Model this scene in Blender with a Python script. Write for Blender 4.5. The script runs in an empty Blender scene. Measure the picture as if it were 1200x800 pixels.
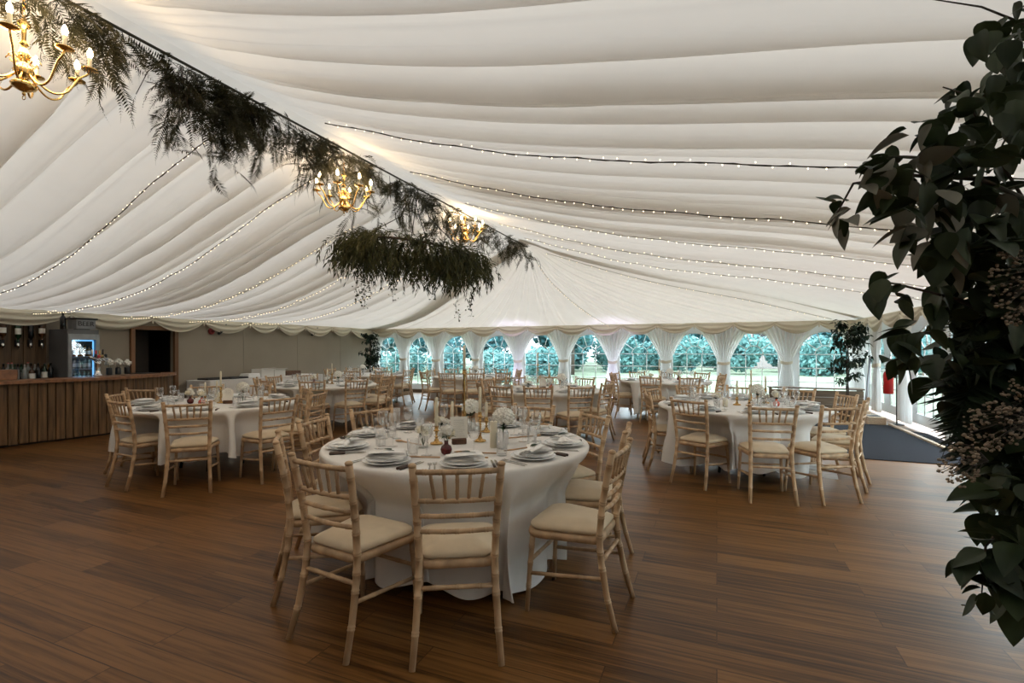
import bpy, bmesh, math, random
import numpy as np
from mathutils import Vector, Matrix, Euler
R_ = random.Random(7)
PI = math.pi
SC = bpy.context.scene
COL = SC.collection

# ------------------------------------------------------------------ view
F = 580.0; CX = 600.0; HY = 409.0; EYE = 1.42
YAW = math.atan(240.0 / F); cY, sY = math.cos(YAW), math.sin(YAW)
def CW(X, Z, z=0.0):            # viewer-relative ground position -> room position
    return Vector((cY*X - sY*Z, sY*X + cY*Z, z))
def along(px, p):               # where the sight line of a column meets the lengthways plane x = p
    k = (px-CX)/F
    return -p*(cY + k*sY)/(sY - k*cY)
def depth(p, a): return cY*a - sY*p
def height(p, a, py): return EYE + (HY-py)/F*depth(p, a)
PL, PR, AE, AF = -10.9, 3.3, 14.0, -4.5    # left wall, right wall, window wall, wall behind the viewer
RIDGE, RZ, HIP = -3.8, 3.72, 10.16
EAVE = 2.08

# ------------------------------------------------------------------ materials
MATS = {}
def nt(name):
    m = bpy.data.materials.new(name); m.use_nodes = True
    t = m.node_tree; t.nodes.clear(); MATS[name] = m
    return m, t, t.nodes, t.links
def pbr(name, col, rough=.6, metal=0., var=.12, scale=8., spec=.5, bump=0., bscale=60., sheen=0., stretch=(1,1,1), col2=None, emit=None, estr=0):
    m, t, n, l = nt(name)
    o = n.new('ShaderNodeOutputMaterial'); b = n.new('ShaderNodeBsdfPrincipled')
    l.new(b.outputs[0], o.inputs[0])
    b.inputs['Roughness'].default_value = rough; b.inputs['Metallic'].default_value = metal
    b.inputs['Specular IOR Level'].default_value = spec
    if sheen: b.inputs['Sheen Weight'].default_value = sheen
    tc = n.new('ShaderNodeTexCoord'); mp = n.new('ShaderNodeMapping'); mp.inputs['Scale'].default_value = stretch
    l.new(tc.outputs['Object'], mp.inputs[0])
    ns = n.new('ShaderNodeTexNoise'); ns.inputs['Scale'].default_value = scale; ns.inputs['Detail'].default_value = 4
    l.new(mp.outputs[0], ns.inputs['Vector'])
    cr = n.new('ShaderNodeValToRGB')
    a = [max(0, c*(1-var)) for c in col]; z = col2 or [min(1, c*(1+var)) for c in col]
    cr.color_ramp.elements[0].position = .3; cr.color_ramp.elements[1].position = .7
    cr.color_ramp.elements[0].color = (*a, 1); cr.color_ramp.elements[1].color = (*z, 1)
    l.new(ns.outputs['Fac'], cr.inputs[0]); l.new(cr.outputs[0], b.inputs['Base Color'])
    if bump:
        n2 = n.new('ShaderNodeTexNoise'); n2.inputs['Scale'].default_value = bscale; n2.inputs['Detail'].default_value = 3
        l.new(mp.outputs[0], n2.inputs['Vector'])
        bp = n.new('ShaderNodeBump'); bp.inputs['Strength'].default_value = bump; bp.inputs['Distance'].default_value = .01
        l.new(n2.outputs['Fac'], bp.inputs['Height']); l.new(bp.outputs[0], b.inputs['Normal'])
    if emit:
        b.inputs['Emission Color'].default_value = (*emit, 1); b.inputs['Emission Strength'].default_value = estr
    return m
def fabric(name, col, trans=.2, tcol=None, var=.05, scale=3.):      # thin cloth: scatters and lets daylight through
    m, t, n, l = nt(name)
    o = n.new('ShaderNodeOutputMaterial'); mx = n.new('ShaderNodeMixShader'); mx.inputs[0].default_value = trans
    d = n.new('ShaderNodeBsdfDiffuse'); tr = n.new('ShaderNodeBsdfTranslucent')
    tc = n.new('ShaderNodeTexCoord'); ns = n.new('ShaderNodeTexNoise'); ns.inputs['Scale'].default_value = scale
    l.new(tc.outputs['Object'], ns.inputs['Vector'])
    cr = n.new('ShaderNodeValToRGB')
    cr.color_ramp.elements[0].color = (*[c*(1-var) for c in col], 1); cr.color_ramp.elements[1].color = (*[min(1, c*(1+var)) for c in col], 1)
    l.new(ns.outputs['Fac'], cr.inputs[0]); l.new(cr.outputs[0], d.inputs[0])
    tr.inputs[0].default_value = (*(tcol or col), 1)
    l.new(d.outputs[0], mx.inputs[1]); l.new(tr.outputs[0], mx.inputs[2]); l.new(mx.outputs[0], o.inputs[0])
    return m
def glassy(name, tint=(.97,.98,.98), refl=.08, rough=.02):
    m, t, n, l = nt(name)
    o = n.new('ShaderNodeOutputMaterial'); mx = n.new('ShaderNodeMixShader')
    tr = n.new('ShaderNodeBsdfTransparent'); tr.inputs[0].default_value = (*tint, 1)
    g = n.new('ShaderNodeBsdfGlossy'); g.inputs['Roughness'].default_value = rough
    lw = n.new('ShaderNodeLayerWeight'); lw.inputs[0].default_value = .35
    mt = n.new('ShaderNodeMath'); mt.operation = 'MULTIPLY_ADD'; mt.inputs[1].default_value = .55; mt.inputs[2].default_value = refl
    l.new(lw.outputs['Facing'], mt.inputs[0]); l.new(mt.outputs[0], mx.inputs[0])
    l.new(tr.outputs[0], mx.inputs[1]); l.new(g.outputs[0], mx.inputs[2]); l.new(mx.outputs[0], o.inputs[0])
    return m
def glow(name, col, s, sample=True):
    m, t, n, l = nt(name)
    o = n.new('ShaderNodeOutputMaterial'); e = n.new('ShaderNodeEmission')
    e.inputs[0].default_value = (*col, 1); e.inputs[1].default_value = s; l.new(e.outputs[0], o.inputs[0])
    if not sample: m.cycles.emission_sampling = 'NONE'
    return m
def leafmat(name, a, b, trans=.25, scale=6., rough=.5):
    m, t, n, l = nt(name)
    o = n.new('ShaderNodeOutputMaterial'); mx = n.new('ShaderNodeMixShader'); mx.inputs[0].default_value = trans
    d = n.new('ShaderNodeBsdfPrincipled'); d.inputs['Roughness'].default_value = rough; d.inputs['Specular IOR Level'].default_value = .3
    tr = n.new('ShaderNodeBsdfTranslucent')
    tc = n.new('ShaderNodeTexCoord'); ns = n.new('ShaderNodeTexNoise'); ns.inputs['Scale'].default_value = scale; ns.inputs['Detail'].default_value = 3
    l.new(tc.outputs['Object'], ns.inputs['Vector'])
    cr = n.new('ShaderNodeValToRGB'); cr.color_ramp.elements[0].position = .35; cr.color_ramp.elements[1].position = .65
    cr.color_ramp.elements[0].color = (*a, 1); cr.color_ramp.elements[1].color = (*b, 1)
    l.new(ns.outputs['Fac'], cr.inputs[0]); l.new(cr.outputs[0], d.inputs['Base Color']); l.new(cr.outputs[0], tr.inputs[0])
    l.new(d.outputs[0], mx.inputs[1]); l.new(tr.outputs[0], mx.inputs[2]); l.new(mx.outputs[0], o.inputs[0])
    return m

def planks(name, cols, bw, bh, grain=(1.3, 40, 1), rough=.38, gap=.003):
    m, t, n, l = nt(name)
    o = n.new('ShaderNodeOutputMaterial'); b = n.new('ShaderNodeBsdfPrincipled'); l.new(b.outputs[0], o.inputs[0])
    tc = n.new('ShaderNodeTexCoord')
    br = n.new('ShaderNodeTexBrick'); br.offset = .37; br.offset_frequency = 2
    br.inputs['Scale'].default_value = 1; br.inputs['Brick Width'].default_value = bw; br.inputs['Row Height'].default_value = bh
    br.inputs['Mortar Size'].default_value = gap; br.inputs['Bias'].default_value = 0
    br.inputs['Color1'].default_value = (0, 0, 0, 1); br.inputs['Color2'].default_value = (1, 1, 1, 1); br.inputs['Mortar'].default_value = (.5, .5, .5, 1)
    l.new(tc.outputs['Object'], br.inputs['Vector'])
    mp = n.new('ShaderNodeMapping'); mp.inputs['Scale'].default_value = grain; l.new(tc.outputs['Object'], mp.inputs[0])
    ad = n.new('ShaderNodeVectorMath'); ad.operation = 'MULTIPLY_ADD'
    l.new(br.outputs['Color'], ad.inputs[0]); ad.inputs[1].default_value = (3.1, 7.7, 1.3); l.new(mp.outputs[0], ad.inputs[2])
    ns = n.new('ShaderNodeTexNoise'); ns.inputs['Scale'].default_value = 1.; ns.inputs['Detail'].default_value = 6; ns.inputs['Roughness'].default_value = .62; ns.inputs['Distortion'].default_value = .6
    l.new(ad.outputs[0], ns.inputs['Vector'])
    mixf = n.new('ShaderNodeMath'); mixf.operation = 'MULTIPLY_ADD'; mixf.inputs[1].default_value = .22
    l.new(br.outputs['Color'], mixf.inputs[0]); l.new(ns.outputs['Fac'], mixf.inputs[2])
    cr = n.new('ShaderNodeValToRGB'); e = cr.color_ramp.elements
    e[0].position = .40; e[0].color = (*cols[0], 1); e[1].position = .74; e[1].color = (*cols[2], 1)
    k = e.new(.56); k.color = (*cols[1], 1)
    l.new(mixf.outputs[0], cr.inputs[0])
    mm = n.new('ShaderNodeMixRGB'); mm.blend_type = 'MULTIPLY'; mm.inputs[2].default_value = (.45, .4, .36, 1)
    l.new(br.outputs['Fac'], mm.inputs[0]); l.new(cr.outputs[0], mm.inputs[1]); l.new(mm.outputs[0], b.inputs['Base Color'])
    b.inputs['Roughness'].default_value = rough; b.inputs['Specular IOR Level'].default_value = .28
    bp = n.new('ShaderNodeBump'); bp.inputs['Strength'].default_value = .12; bp.inputs['Distance'].default_value = .004
    l.new(ns.outputs['Fac'], bp.inputs['Height']); l.new(bp.outputs[0], b.inputs['Normal'])
    return m

M_floor = planks('floor_oak_vinyl', [(.038,.0145,.0038), (.110,.046,.0105), (.190,.086,.024)], 1.25, .17)
M_lining = fabric('ivory_lining', (.80,.775,.73), .062, (.88,.83,.75))
M_swag = fabric('cream_swag', (.70,.64,.52), .06, (.7,.66,.56))
M_curtain = fabric('sheer_curtain', (.86,.85,.83), .42, (.92,.92,.92))
M_pvc = fabric('white_pvc', (.78,.8,.8), .16, (.8,.84,.86))
M_frame = pbr('white_frame', (.75,.78,.78), .4, var=.03)
M_pane = glassy('window_film', (.82,.95,.99), .05)
M_door_glass = glassy('door_glass', (.84,.95,.97), .05)
M_wallpanel = pbr('beige_panel', (.315,.268,.21), .8, var=.04, scale=2)
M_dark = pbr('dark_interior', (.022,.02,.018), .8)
M_wood_frame = pbr('door_frame_wood', (.19,.088,.035), .5, var=.35, scale=3, stretch=(1,1,.2))
M_barboard = pbr('bar_board', (.150,.082,.034), .6, var=.5, scale=4, stretch=(6,6,.5), bump=.15)
M_bartop = pbr('bar_top', (.26,.115,.048), .35, var=.35, scale=4, stretch=(.4,4,4))
M_barback = pbr('back_board', (.10,.058,.028), .6, var=.4, scale=4, stretch=(6,6,.5))
M_chair = pbr('limewash_wood', (.50,.335,.195), .5, var=.28, scale=14, stretch=(1,1,.35), bump=.08)
M_chairpale = M_chair
M_cushion = pbr('cream_cushion', (.62,.50,.345), .85, var=.05, scale=12, sheen=.2, bump=.04, bscale=300)
M_cloth = pbr('table_linen', (.76,.74,.715), .9, var=.03, scale=5, bump=.05, bscale=350)
M_linen2 = pbr('napkin_linen', (.86,.85,.83), .9, var=.03, scale=20, bump=.05, bscale=400)
M_china = pbr('white_china', (.83,.83,.82), .18, var=.01)
M_steel = pbr('cutlery_steel', (.6,.58,.55), .25, 1., var=.05)
M_darkhandle = pbr('dark_wood_handle', (.045,.022,.014), .45, var=.4, scale=30)
M_glass = glassy('table_glass', (.992,.994,.994), .06)
M_gold = pbr('aged_gold', (.50,.31,.12), .25, 1., var=.2, scale=30)
M_brass = pbr('polished_brass', (.86,.58,.22), .2, 1., var=.1, scale=20)
M_wax = pbr('ivory_wax', (.80,.73,.57), .5, var=.03)
M_wick = pbr('wick', (.03,.025,.02), .9)
M_petal = pbr('white_petal', (.82,.80,.74), .8, var=.06, scale=40)
M_petalcream = pbr('cream_petal', (.80,.74,.58), .8, var=.06, scale=40)
M_stem = leafmat('stem_green', (.02,.05,.015), (.05,.1,.03), .1)
M_leafT = leafmat('table_leaf', (.012,.035,.012), (.03,.07,.03), .15)
M_woodslice = pbr('bark_wood', (.10,.045,.02), .7, var=.5, scale=25)
M_spoon = pbr('spoon_wood', (.55,.33,.17), .6, var=.15, scale=25)
M_paper = pbr('card_paper', (.80,.77,.70), .8, var=.02)
M_ink = pbr('grey_ink', (.18,.17,.16), .8)
M_redglass = pbr('garnet_glass', (.10,.012,.012), .15, var=.3, scale=60)
M_coral = pbr('coral_glass', (.62,.12,.07), .2, var=.2, scale=60)
M_steel_dark = pbr('dark_steel', (.03,.03,.032), .5, .6)
M_garland = leafmat('garland_green', (.026,.028,.013), (.075,.068,.036), .3, 5.)
M_willow = leafmat('willow_green', (.020,.026,.009), (.085,.085,.03), .3, 7.)
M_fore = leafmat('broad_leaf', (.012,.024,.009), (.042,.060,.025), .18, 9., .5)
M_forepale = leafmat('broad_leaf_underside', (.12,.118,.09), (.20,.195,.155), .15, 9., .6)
M_fern = leafmat('fern_leaf', (.006,.014,.006), (.016,.03,.013), .2, 9.)
M_twig = pbr('twig_bark', (.045,.03,.02), .8, var=.3, scale=30)
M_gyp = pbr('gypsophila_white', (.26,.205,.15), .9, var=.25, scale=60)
M_ficus = leafmat('ficus_green', (.008,.02,.012), (.03,.055,.03), .15, 8.)
M_carpet = pbr('slate_carpet', (.021,.022,.027), .95, spec=.1, var=.3, scale=60, bump=.3, bscale=250)
M_strip = pbr('bare_timber', (.52,.40,.28), .6, var=.25, scale=8, stretch=(8,.5,8))
M_bench = pbr('bench_wood', (.16,.115,.075), .6, var=.35, scale=5, stretch=(.4,4,4))
M_black = pbr('black_plastic', (.015,.015,.016), .4)
M_grey = pbr('grey_metal', (.22,.22,.23), .45, .4)
M_red = pbr('red_paint', (.55,.02,.02), .3, var=.05)
M_label = pbr('label_white', (.8,.78,.72), .6)
M_bottle = [pbr('bottle_green', (.01,.035,.015), .12, var=.3), pbr('bottle_brown', (.07,.025,.008), .12, var=.3), pbr('bottle_clear', (.28,.29,.28), .1, var=.2), pbr('bottle_dark', (.012,.012,.014), .12, var=.3), pbr('bottle_amber', (.26,.11,.02), .12, var=.3)]
M_chrome = pbr('chrome', (.7,.7,.7), .12, 1., var=.02)
M_fridge = pbr('fridge_grey', (.13,.13,.135), .45, .3, var=.03)
M_fridge_in = pbr('fridge_liner', (.16,.24,.34), .5, var=.02)
M_flame = glow('candle_bulb', (1., .72, .38), 22)
M_fairy = glow('fairy_bulb', (1., .80, .52), 2.2, False)
M_fridgeled = glow('fridge_led', (.16, .50, 1.), .9)
M_uplight = glow('uplight_lens', (.62, .60, 1.), 8)
M_cord = pbr('string_cord', (.05,.045,.035), .8)
M_cordpale = pbr('string_cord_pale', (.42,.40,.34), .8)
M_lawn = pbr('lawn_grass', (.115,.145,.09), .9, var=.25, scale=1.5)
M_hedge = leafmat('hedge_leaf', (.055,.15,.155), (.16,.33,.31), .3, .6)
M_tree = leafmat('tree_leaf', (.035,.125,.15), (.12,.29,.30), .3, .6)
M_house = pbr('house_render', (.26,.22,.205), .8, var=.04)
M_roof = pbr('roof_tiles', (.20,.105,.095), .8, var=.2, scale=6)
M_deck = pbr('terrace_brick', (.15,.05,.03), .8, var=.2, scale=8)
M_tray = pbr('tray_dark', (.035,.03,.028), .35, var=.2)
M_box = pbr('white_cardboard', (.72,.70,.66), .8, var=.03)
M_pot = pbr('clay_pot', (.20,.17,.14), .7, var=.15)

# ------------------------------------------------------------------ mesh builder
class MB:
    def __init__(s): s.v = []; s.f = []; s.m = []; s.sm = []; s.mi = 0
    def add(s, vs, fs, M=None, smooth=True):
        b = len(s.v)
        if M is not None: vs = [M @ Vector(v) for v in vs]
        s.v.extend([tuple(v) for v in vs])
        for f in fs:
            s.f.append(tuple(b+i for i in f)); s.m.append(s.mi); s.sm.append(smooth)
        return s
    def addnp(s, arr, fs, smooth=True):
        b = len(s.v); s.v.extend(map(tuple, arr.tolist()))
        for f in fs:
            s.f.append(tuple(b+i for i in f)); s.m.append(s.mi); s.sm.append(smooth)
        return s
    def box(s, c, d, M=None, bev=0.):
        x, y, z = [k/2 for k in d]
        if bev <= 0:
            vs = [(i*x, j*y, k*z) for i in (-1,1) for j in (-1,1) for k in (-1,1)]
            fs = [(0,1,3,2),(4,6,7,5),(0,4,5,1),(2,3,7,6),(0,2,6,4),(1,5,7,3)]
        else:
            b = min(bev, x*.9, y*.9, z*.9); vs = []; idx = {}
            for i in (-1,1):
                for j in (-1,1):
                    for k in (-1,1):
                        idx[(i,j,k)] = len(vs)
                        vs += [(i*x, j*(y-b), k*(z-b)), (i*(x-b), j*y, k*(z-b)), (i*(x-b), j*(y-b), k*z)]
            I = lambda i,j,k,a: idx[(i,j,k)]+a
            fs = []
            for i in (-1,1):
                q = [I(i,-1,-1,0), I(i,1,-1,0), I(i,1,1,0), I(i,-1,1,0)]; fs.append(q if i > 0 else q[::-1])
                q = [I(-1,i,-1,1), I(-1,i,1,1), I(1,i,1,1), I(1,i,-1,1)]; fs.append(q if i > 0 else q[::-1])
                q = [I(-1,-1,i,2), I(1,-1,i,2), I(1,1,i,2), I(-1,1,i,2)]; fs.append(q if i > 0 else q[::-1])
            for i in (-1,1):
                for j in (-1,1):
                    q = [I(i,j,-1,0), I(i,j,-1,1), I(i,j,1,1), I(i,j,1,0)]; fs.append(q if i*j > 0 else q[::-1])
                    q = [I(i,-1,j,0), I(i,1,j,0), I(i,1,j,2), I(i,-1,j,2)]; fs.append(q if i*j > 0 else q[::-1])
                    q = [I(-1,i,j,1), I(-1,i,j,2), I(1,i,j,2), I(1,i,j,1)]; fs.append(q if i*j > 0 else q[::-1])
                    for k in (-1,1):
                        q = [I(i,j,k,0), I(i,j,k,1), I(i,j,k,2)]; fs.append(q if i*j*k > 0 else q[::-1])
        vs = [Vector(v)+Vector(c) for v in vs]
        return s.add(vs, fs, M, False)
    def ngon_prism(s, pts, z0, z1, M=None, smooth=False):     # outline (x,y) extruded in z
        n = len(pts)
        vs = [(p[0], p[1], z0) for p in pts] + [(p[0], p[1], z1) for p in pts]
        fs = [tuple(range(n))[::-1], tuple(range(n, 2*n))] + [(i, (i+1) % n, n+(i+1) % n, n+i) for i in range(n)]
        return s.add(vs, fs, M, smooth)
    def tube(s, path, r, n=8, M=None, cap=True):
        P = [Vector(p) for p in path]; k = len(P)
        rr = r if hasattr(r, '__len__') else [r]*k
        vs = []; ref = None
        for i in range(k):
            d = (P[min(i+1, k-1)] - P[max(i-1, 0)])
            d = d.normalized() if d.length > 1e-9 else Vector((0,0,1))
            if ref is None:
                u = d.cross(Vector((0,0,1)) if abs(d.z) < .9 else Vector((1,0,0))).normalized()
            else:
                u = (ref - d*ref.dot(d))
                u = u.normalized() if u.length > 1e-6 else d.orthogonal().normalized()
            ref = u; w = d.cross(u)
            for j in range(n):
                a = 2*PI*j/n
                vs.append(P[i] + (u*math.cos(a) + w*math.sin(a))*rr[i])
        fs = [(i*n+j, i*n+(j+1) % n, (i+1)*n+(j+1) % n, (i+1)*n+j) for i in range(k-1) for j in range(n)]
        if cap: fs += [tuple(range(n))[::-1], tuple((k-1)*n+j for j in range(n))]
        return s.add(vs, fs, M, True)
    def lathe(s, prof, n=20, M=None):
        vs = []; fs = []; k = len(prof)
        for (r, z) in prof:
            for j in range(n):
                a = 2*PI*j/n; vs.append((max(r, 1e-5)*math.cos(a), max(r, 1e-5)*math.sin(a), z))
        fs = [(i*n+j, i*n+(j+1) % n, (i+1)*n+(j+1) % n, (i+1)*n+j) for i in range(k-1) for j in range(n)]
        return s.add(vs, fs, M, True)
    def ball(s, c, r, n=8, m=6, M=None):
        rx, ry, rz = r if hasattr(r, '__len__') else (r, r, r)
        vs = []
        for i in range(m+1):
            t = PI*i/m
            for j in range(n):
                a = 2*PI*j/n
                vs.append((c[0]+rx*math.sin(t)*math.cos(a), c[1]+ry*math.sin(t)*math.sin(a), c[2]+rz*math.cos(t)))
        fs = [(i*n+j, (i+1)*n+j, (i+1)*n+(j+1) % n, i*n+(j+1) % n) for i in range(m) for j in range(n)]
        return s.add(vs, fs, M, True)
    def grid(s, fn, nu, nv, closeu=False, M=None):
        vs = [fn(i/nu, j/nv) for i in range(nu if closeu else nu+1) for j in range(nv+1)]
        w = nv+1; N = nu
        fs = [(i*w+j, ((i+1) % N if closeu else i+1)*w+j, ((i+1) % N if closeu else i+1)*w+j+1, i*w+j+1) for i in range(N) for j in range(nv)]
        return s.add(vs, fs, M, True)
    def mesh(s, name, mats):
        me = bpy.data.meshes.new(name); me.from_pydata(s.v, [], s.f)
        mats = mats if isinstance(mats, (list, tuple)) else [mats]
        for m in mats: me.materials.append(m)
        if len(mats) > 1: me.polygons.foreach_set('material_index', s.m)
        me.polygons.foreach_set('use_smooth', s.sm); me.update()
        return me
    def build(s, name, mats, parent=None, loc=None):
        return obj(name, s.mesh(name, mats), parent, loc)

def obj(name, data, parent=None, loc=None):
    o = bpy.data.objects.new(name, data); COL.objects.link(o)
    if parent: o.parent = parent
    if loc is not None: o.location = loc
    return o
def tag(o, label=None, cat=None, group=None, kind=None):
    if label: o['label'] = label
    if cat: o['category'] = cat
    if group: o['group'] = group
    if kind: o['kind'] = kind
    return o
def thing(name, label, cat, loc=(0,0,0), rz=0., group=None):
    o = bpy.data.objects.new(name, None); COL.objects.link(o); o.empty_display_size = .1
    o.location = loc; o.rotation_euler = (0, 0, rz)
    return tag(o, label, cat, group)
def struct(mb, name, mats, label=None):
    o = mb.build(name, mats); o['kind'] = 'structure'
    if label: o['label'] = label
    return o
def dup(root, loc=None, rz=None, label=None, group=None):
    def cp(o, par):
        c = o.copy(); COL.objects.link(c)
        if par: c.parent = par
        for k in list(KIDS.get(o.name, [])): cp(k, c)
        return c
    KIDS = {}
    def walk(o):
        KIDS[o.name] = list(o.children)
        for k in o.children: walk(k)
    walk(root)
    r = cp(root, None)
    if loc is not None: r.location = loc
    if rz is not None: r.rotation_euler = (0, 0, rz)
    if label: r['label'] = label
    if group: r['group'] = group
    return r
def T(x, y, z): return Matrix.Translation((x, y, z))
def RX(a): return Matrix.Rotation(a, 4, 'X')
def RY(a): return Matrix.Rotation(a, 4, 'Y')
def RZ4(a): return Matrix.Rotation(a, 4, 'Z')
def smooth(a, b, x):
    t = min(1., max(0., (x-a)/(b-a))); return t*t*(3-2*t)
def interp(xs, ys, x):
    return float(np.interp(x, xs, ys))
def hermite(xs, ys):            # smooth monotone-ish curve through points
    xs = np.array(xs, float); ys = np.array(ys, float)
    d = np.gradient(ys, xs)
    def f(x):
        x = min(max(x, xs[0]), xs[-1]); i = min(int(np.searchsorted(xs, x, 'right'))-1, len(xs)-2); i = max(i, 0)
        h = xs[i+1]-xs[i]; t = (x-xs[i])/h
        return float((2*t**3-3*t*t+1)*ys[i]+(t**3-2*t*t+t)*h*d[i]+(-2*t**3+3*t*t)*ys[i+1]+(t**3-t*t)*h*d[i+1])
    return f
# ------------------------------------------------------------------ floor, roof lining, walls
b = MB(); b.add([(PL-.4, AF, 0), (PR+.3, AF, 0), (PR+.3, AE+.3, 0), (PL-.4, AE+.3, 0), (PL-.4, AF, -.1), (PR+.3, AF, -.1), (PR+.3, AE+.3, -.1), (PL-.4, AE+.3, -.1)],
    [(0,1,2,3), (7,6,5,4), (0,4,5,1), (1,5,6,2), (2,6,7,3), (3,7,4,0)], None, False)
struct(b, 'floor', M_floor)

profR = hermite([0,.09,.18,.372,.48,.63,.82,1], [RZ, 3.55, EYE+1.94, EYE+1.59, EYE+1.44, EYE+1.25, EYE+.95, EAVE])
profL = hermite([0,.1,.2,.32,.44,.58,.76,1], [RZ, 3.52, 3.30, 2.97, 2.65, 2.36, 2.17, EAVE+.01])
profE = hermite([0,.15,.35,.6,.8,1], [RZ, 3.22, 2.82, 2.46, 2.24, EAVE])

def foldset(lo, hi, smin, smax, rnd):
    """irregular overlapping folds of gathered cloth: list of (start, end, depth, lean)"""
    out = []; x = lo
    while x < hi:
        w = rnd.uniform(smin, smax)*(1. if rnd.random() > .25 else .45)
        out.append((x, x+w, rnd.uniform(.5, 1.), rnd.uniform(.70, .88))); x += w
    return out
def foldval(fs, starts, x):
    i = max(0, int(np.searchsorted(starts, x, 'right'))-1)
    a, e, d, k = fs[i]; t = (x-a)/(e-a); t = min(max(t, 0), 1)
    # slow roll forward then a quick tuck back
    return d*(math.sin(PI*(t/k)*.5)**1.3 if t < k else math.cos(PI*(t-k)/(1-k)*.5)**1.1)

def ceiling_slope(name, side, prof, pw, rnd, AMP=.25):
    s0, s1 = AF, HIP
    fs = foldset(s0-1, s1+3, .22, .46, rnd); st = [q[0] for q in fs]
    f2 = foldset(s0-1, s1+3, .07, .2, rnd); st2 = [q[0] for q in f2]
    ph = [rnd.uniform(0, 6.28) for _ in range(8)]
    NS, NT = 900, 44
    vs = []
    for i in range(NS+1):
        s = s0+(s1-s0)*i/NS
        for j in range(NT+1):
            t = j/NT
            # far ridge folds fan out towards the far corner
            fan = max(0., s-7.2)/(s1-7.2)
            ae = s+(AE-s1)*fan**1.4*t
            x = RIDGE+(pw-RIDGE)*t
            z = prof(t)
            q = s+.10*math.sin(1.9*t*2+ph[0]+s*.55)*t*(1-.3*t)+.035*math.sin(5.1*t+ph[1]+s*1.3)
            amp = AMP*min(1, t*12)*(.45+.55*math.sin(PI*min(1, t*1.05+.02)))*(.8+.2*math.sin(s*.9+ph[2]))
            d = amp*foldval(fs, st, q)+.018*min(1, t*12)*foldval(f2, st2, s+.05*math.sin(3*t+ph[3]))*(1.2-.7*t)
            z -= d*(1-.35*t)
            if t > .93: z = z*(1-(t-.93)/.07)+(EAVE+.015)*((t-.93)/.07)
            z += (.03*math.sin(s*.5+ph[4])+AMP*.42)*math.sin(PI*t)
            ae += d*.8*min(1, t*6)*min(1, (1-t)*8)
            vs.append((x, ae, z))
    w = NT+1
    fcs = [(i*w+j, (i+1)*w+j, (i+1)*w+j+1, i*w+j+1) for i in range(NS) for j in range(NT)]
    mb = MB(); mb.add(vs, fcs); return struct(mb, name, M_lining)
ceiling_slope('ceiling', 1, profR, PR+.05, random.Random(3))
ceiling_slope('ceiling_left', -1, profL, PL-.05, random.Random(11), .30)
# far hip: pleats fanning from one point
def ceiling_hip():
    rnd = random.Random(5); NS, NT = 560, 30; vs = []
    fs = foldset(-.1, 1.1, .018, .042, rnd); st = [q[0] for q in fs]
    def edge(t, left): return (profL if left else profR)(t)+(.126 if left else .105)*math.sin(PI*t)+.02
    cols = [-.07, -.035]+[i/NS for i in range(NS+1)]+[1.035, 1.07]
    for u in cols:
        uc = min(1, max(0, u)); xe = PL-.05+(PR-PL+.1)*uc; back = abs(u-uc)/.07*.55
        for j in range(NT+1):
            t = j/NT
            x = RIDGE+(xe-RIDGE)*t; y = HIP+(AE-HIP)*t-back
            zc = profE(t)+.03*math.sin(PI*t); zs = edge(t, u < .5)
            m = (abs(uc-.5)*2)**7
            z = zc*(1-m)+zs*m
            z -= .12*t**.6*(1-.4*t)*foldval(fs, st, uc+.004*math.sin(4*t+uc*9))*min(1, min(uc, 1-uc)*20)
            if t > .93 and back == 0: z = z*(1-(t-.93)/.07)+(EAVE+.015)*((t-.93)/.07)
            vs.append((x, y, z))
    NS = len(cols)-1
    w = NT+1
    mb = MB(); mb.add(vs, [(i*w+j, (i+1)*w+j, (i+1)*w+j+1, i*w+j+1) for i in range(NS) for j in range(NT)])
    struct(mb, 'ceiling_far', M_lining)
ceiling_hip()
# seam cover (roll of cloth) over the hip lines and ridge cable
def ridge_tube():
    mb = MB(); mb.tube([(RIDGE, AF+.02, RZ-.09), (RIDGE, 2, RZ-.095), (RIDGE, 6, RZ-.095), (RIDGE, HIP-.1, RZ-.09)], .011, 8)
    o = mb.build('ridge_cable', M_cord); tag(o, 'dark cable running along the ridge of the tent ceiling', 'cable')
ridge_tube()

# walls ---------------------------------------------------------------
def wall_quad(mb, x0, y0, x1, y1, z0, z1, th=.04):
    d = Vector((x1-x0, y1-y0, 0)); L = d.length; ang = math.atan2(d.y, d.x)
    mb.box((L/2, 0, (z0+z1)/2), (L, th, z1-z0), T(x0, y0, 0) @ RZ4(ang))
# left wall (solid beige panels) with a doorway
DA0, DA1 = along(157, PL), along(203, PL)
DTOP = height(PL, DA0, 386)
mb = MB()
segs = [AF]; y = AF
mb.box((PL-.05, (AF+DA0)/2, 1.3), (.1, DA0-AF, 2.6))
ys = np.linspace(DA1, AE, 5)
for i in range(4):
    mb.box((PL-.05, (ys[i]+ys[i+1])/2, 1.3), (.1, ys[i+1]-ys[i]-.008, 2.6))
    if i: mb.box((PL-.07, ys[i], 1.3), (.06, .03, 2.6))
mb.box((PL-.05, (DA0+DA1)/2, (DTOP+2.6)/2), (.1, DA1-DA0, 2.6-DTOP))
struct(mb, 'wall_left', M_wallpanel)
mb = MB(); w_ = .085
mb.box((PL+.02, DA0-w_/2, DTOP/2), (.07, w_, DTOP), bev=.006); mb.box((PL+.02, DA1+w_/2, DTOP/2), (.07, w_, DTOP), bev=.006)
mb.box((PL+.02, (DA0+DA1)/2, DTOP+w_/2), (.07, DA1-DA0+2*w_, w_), bev=.006)
struct(mb, 'trim_1', M_wood_frame)
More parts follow.
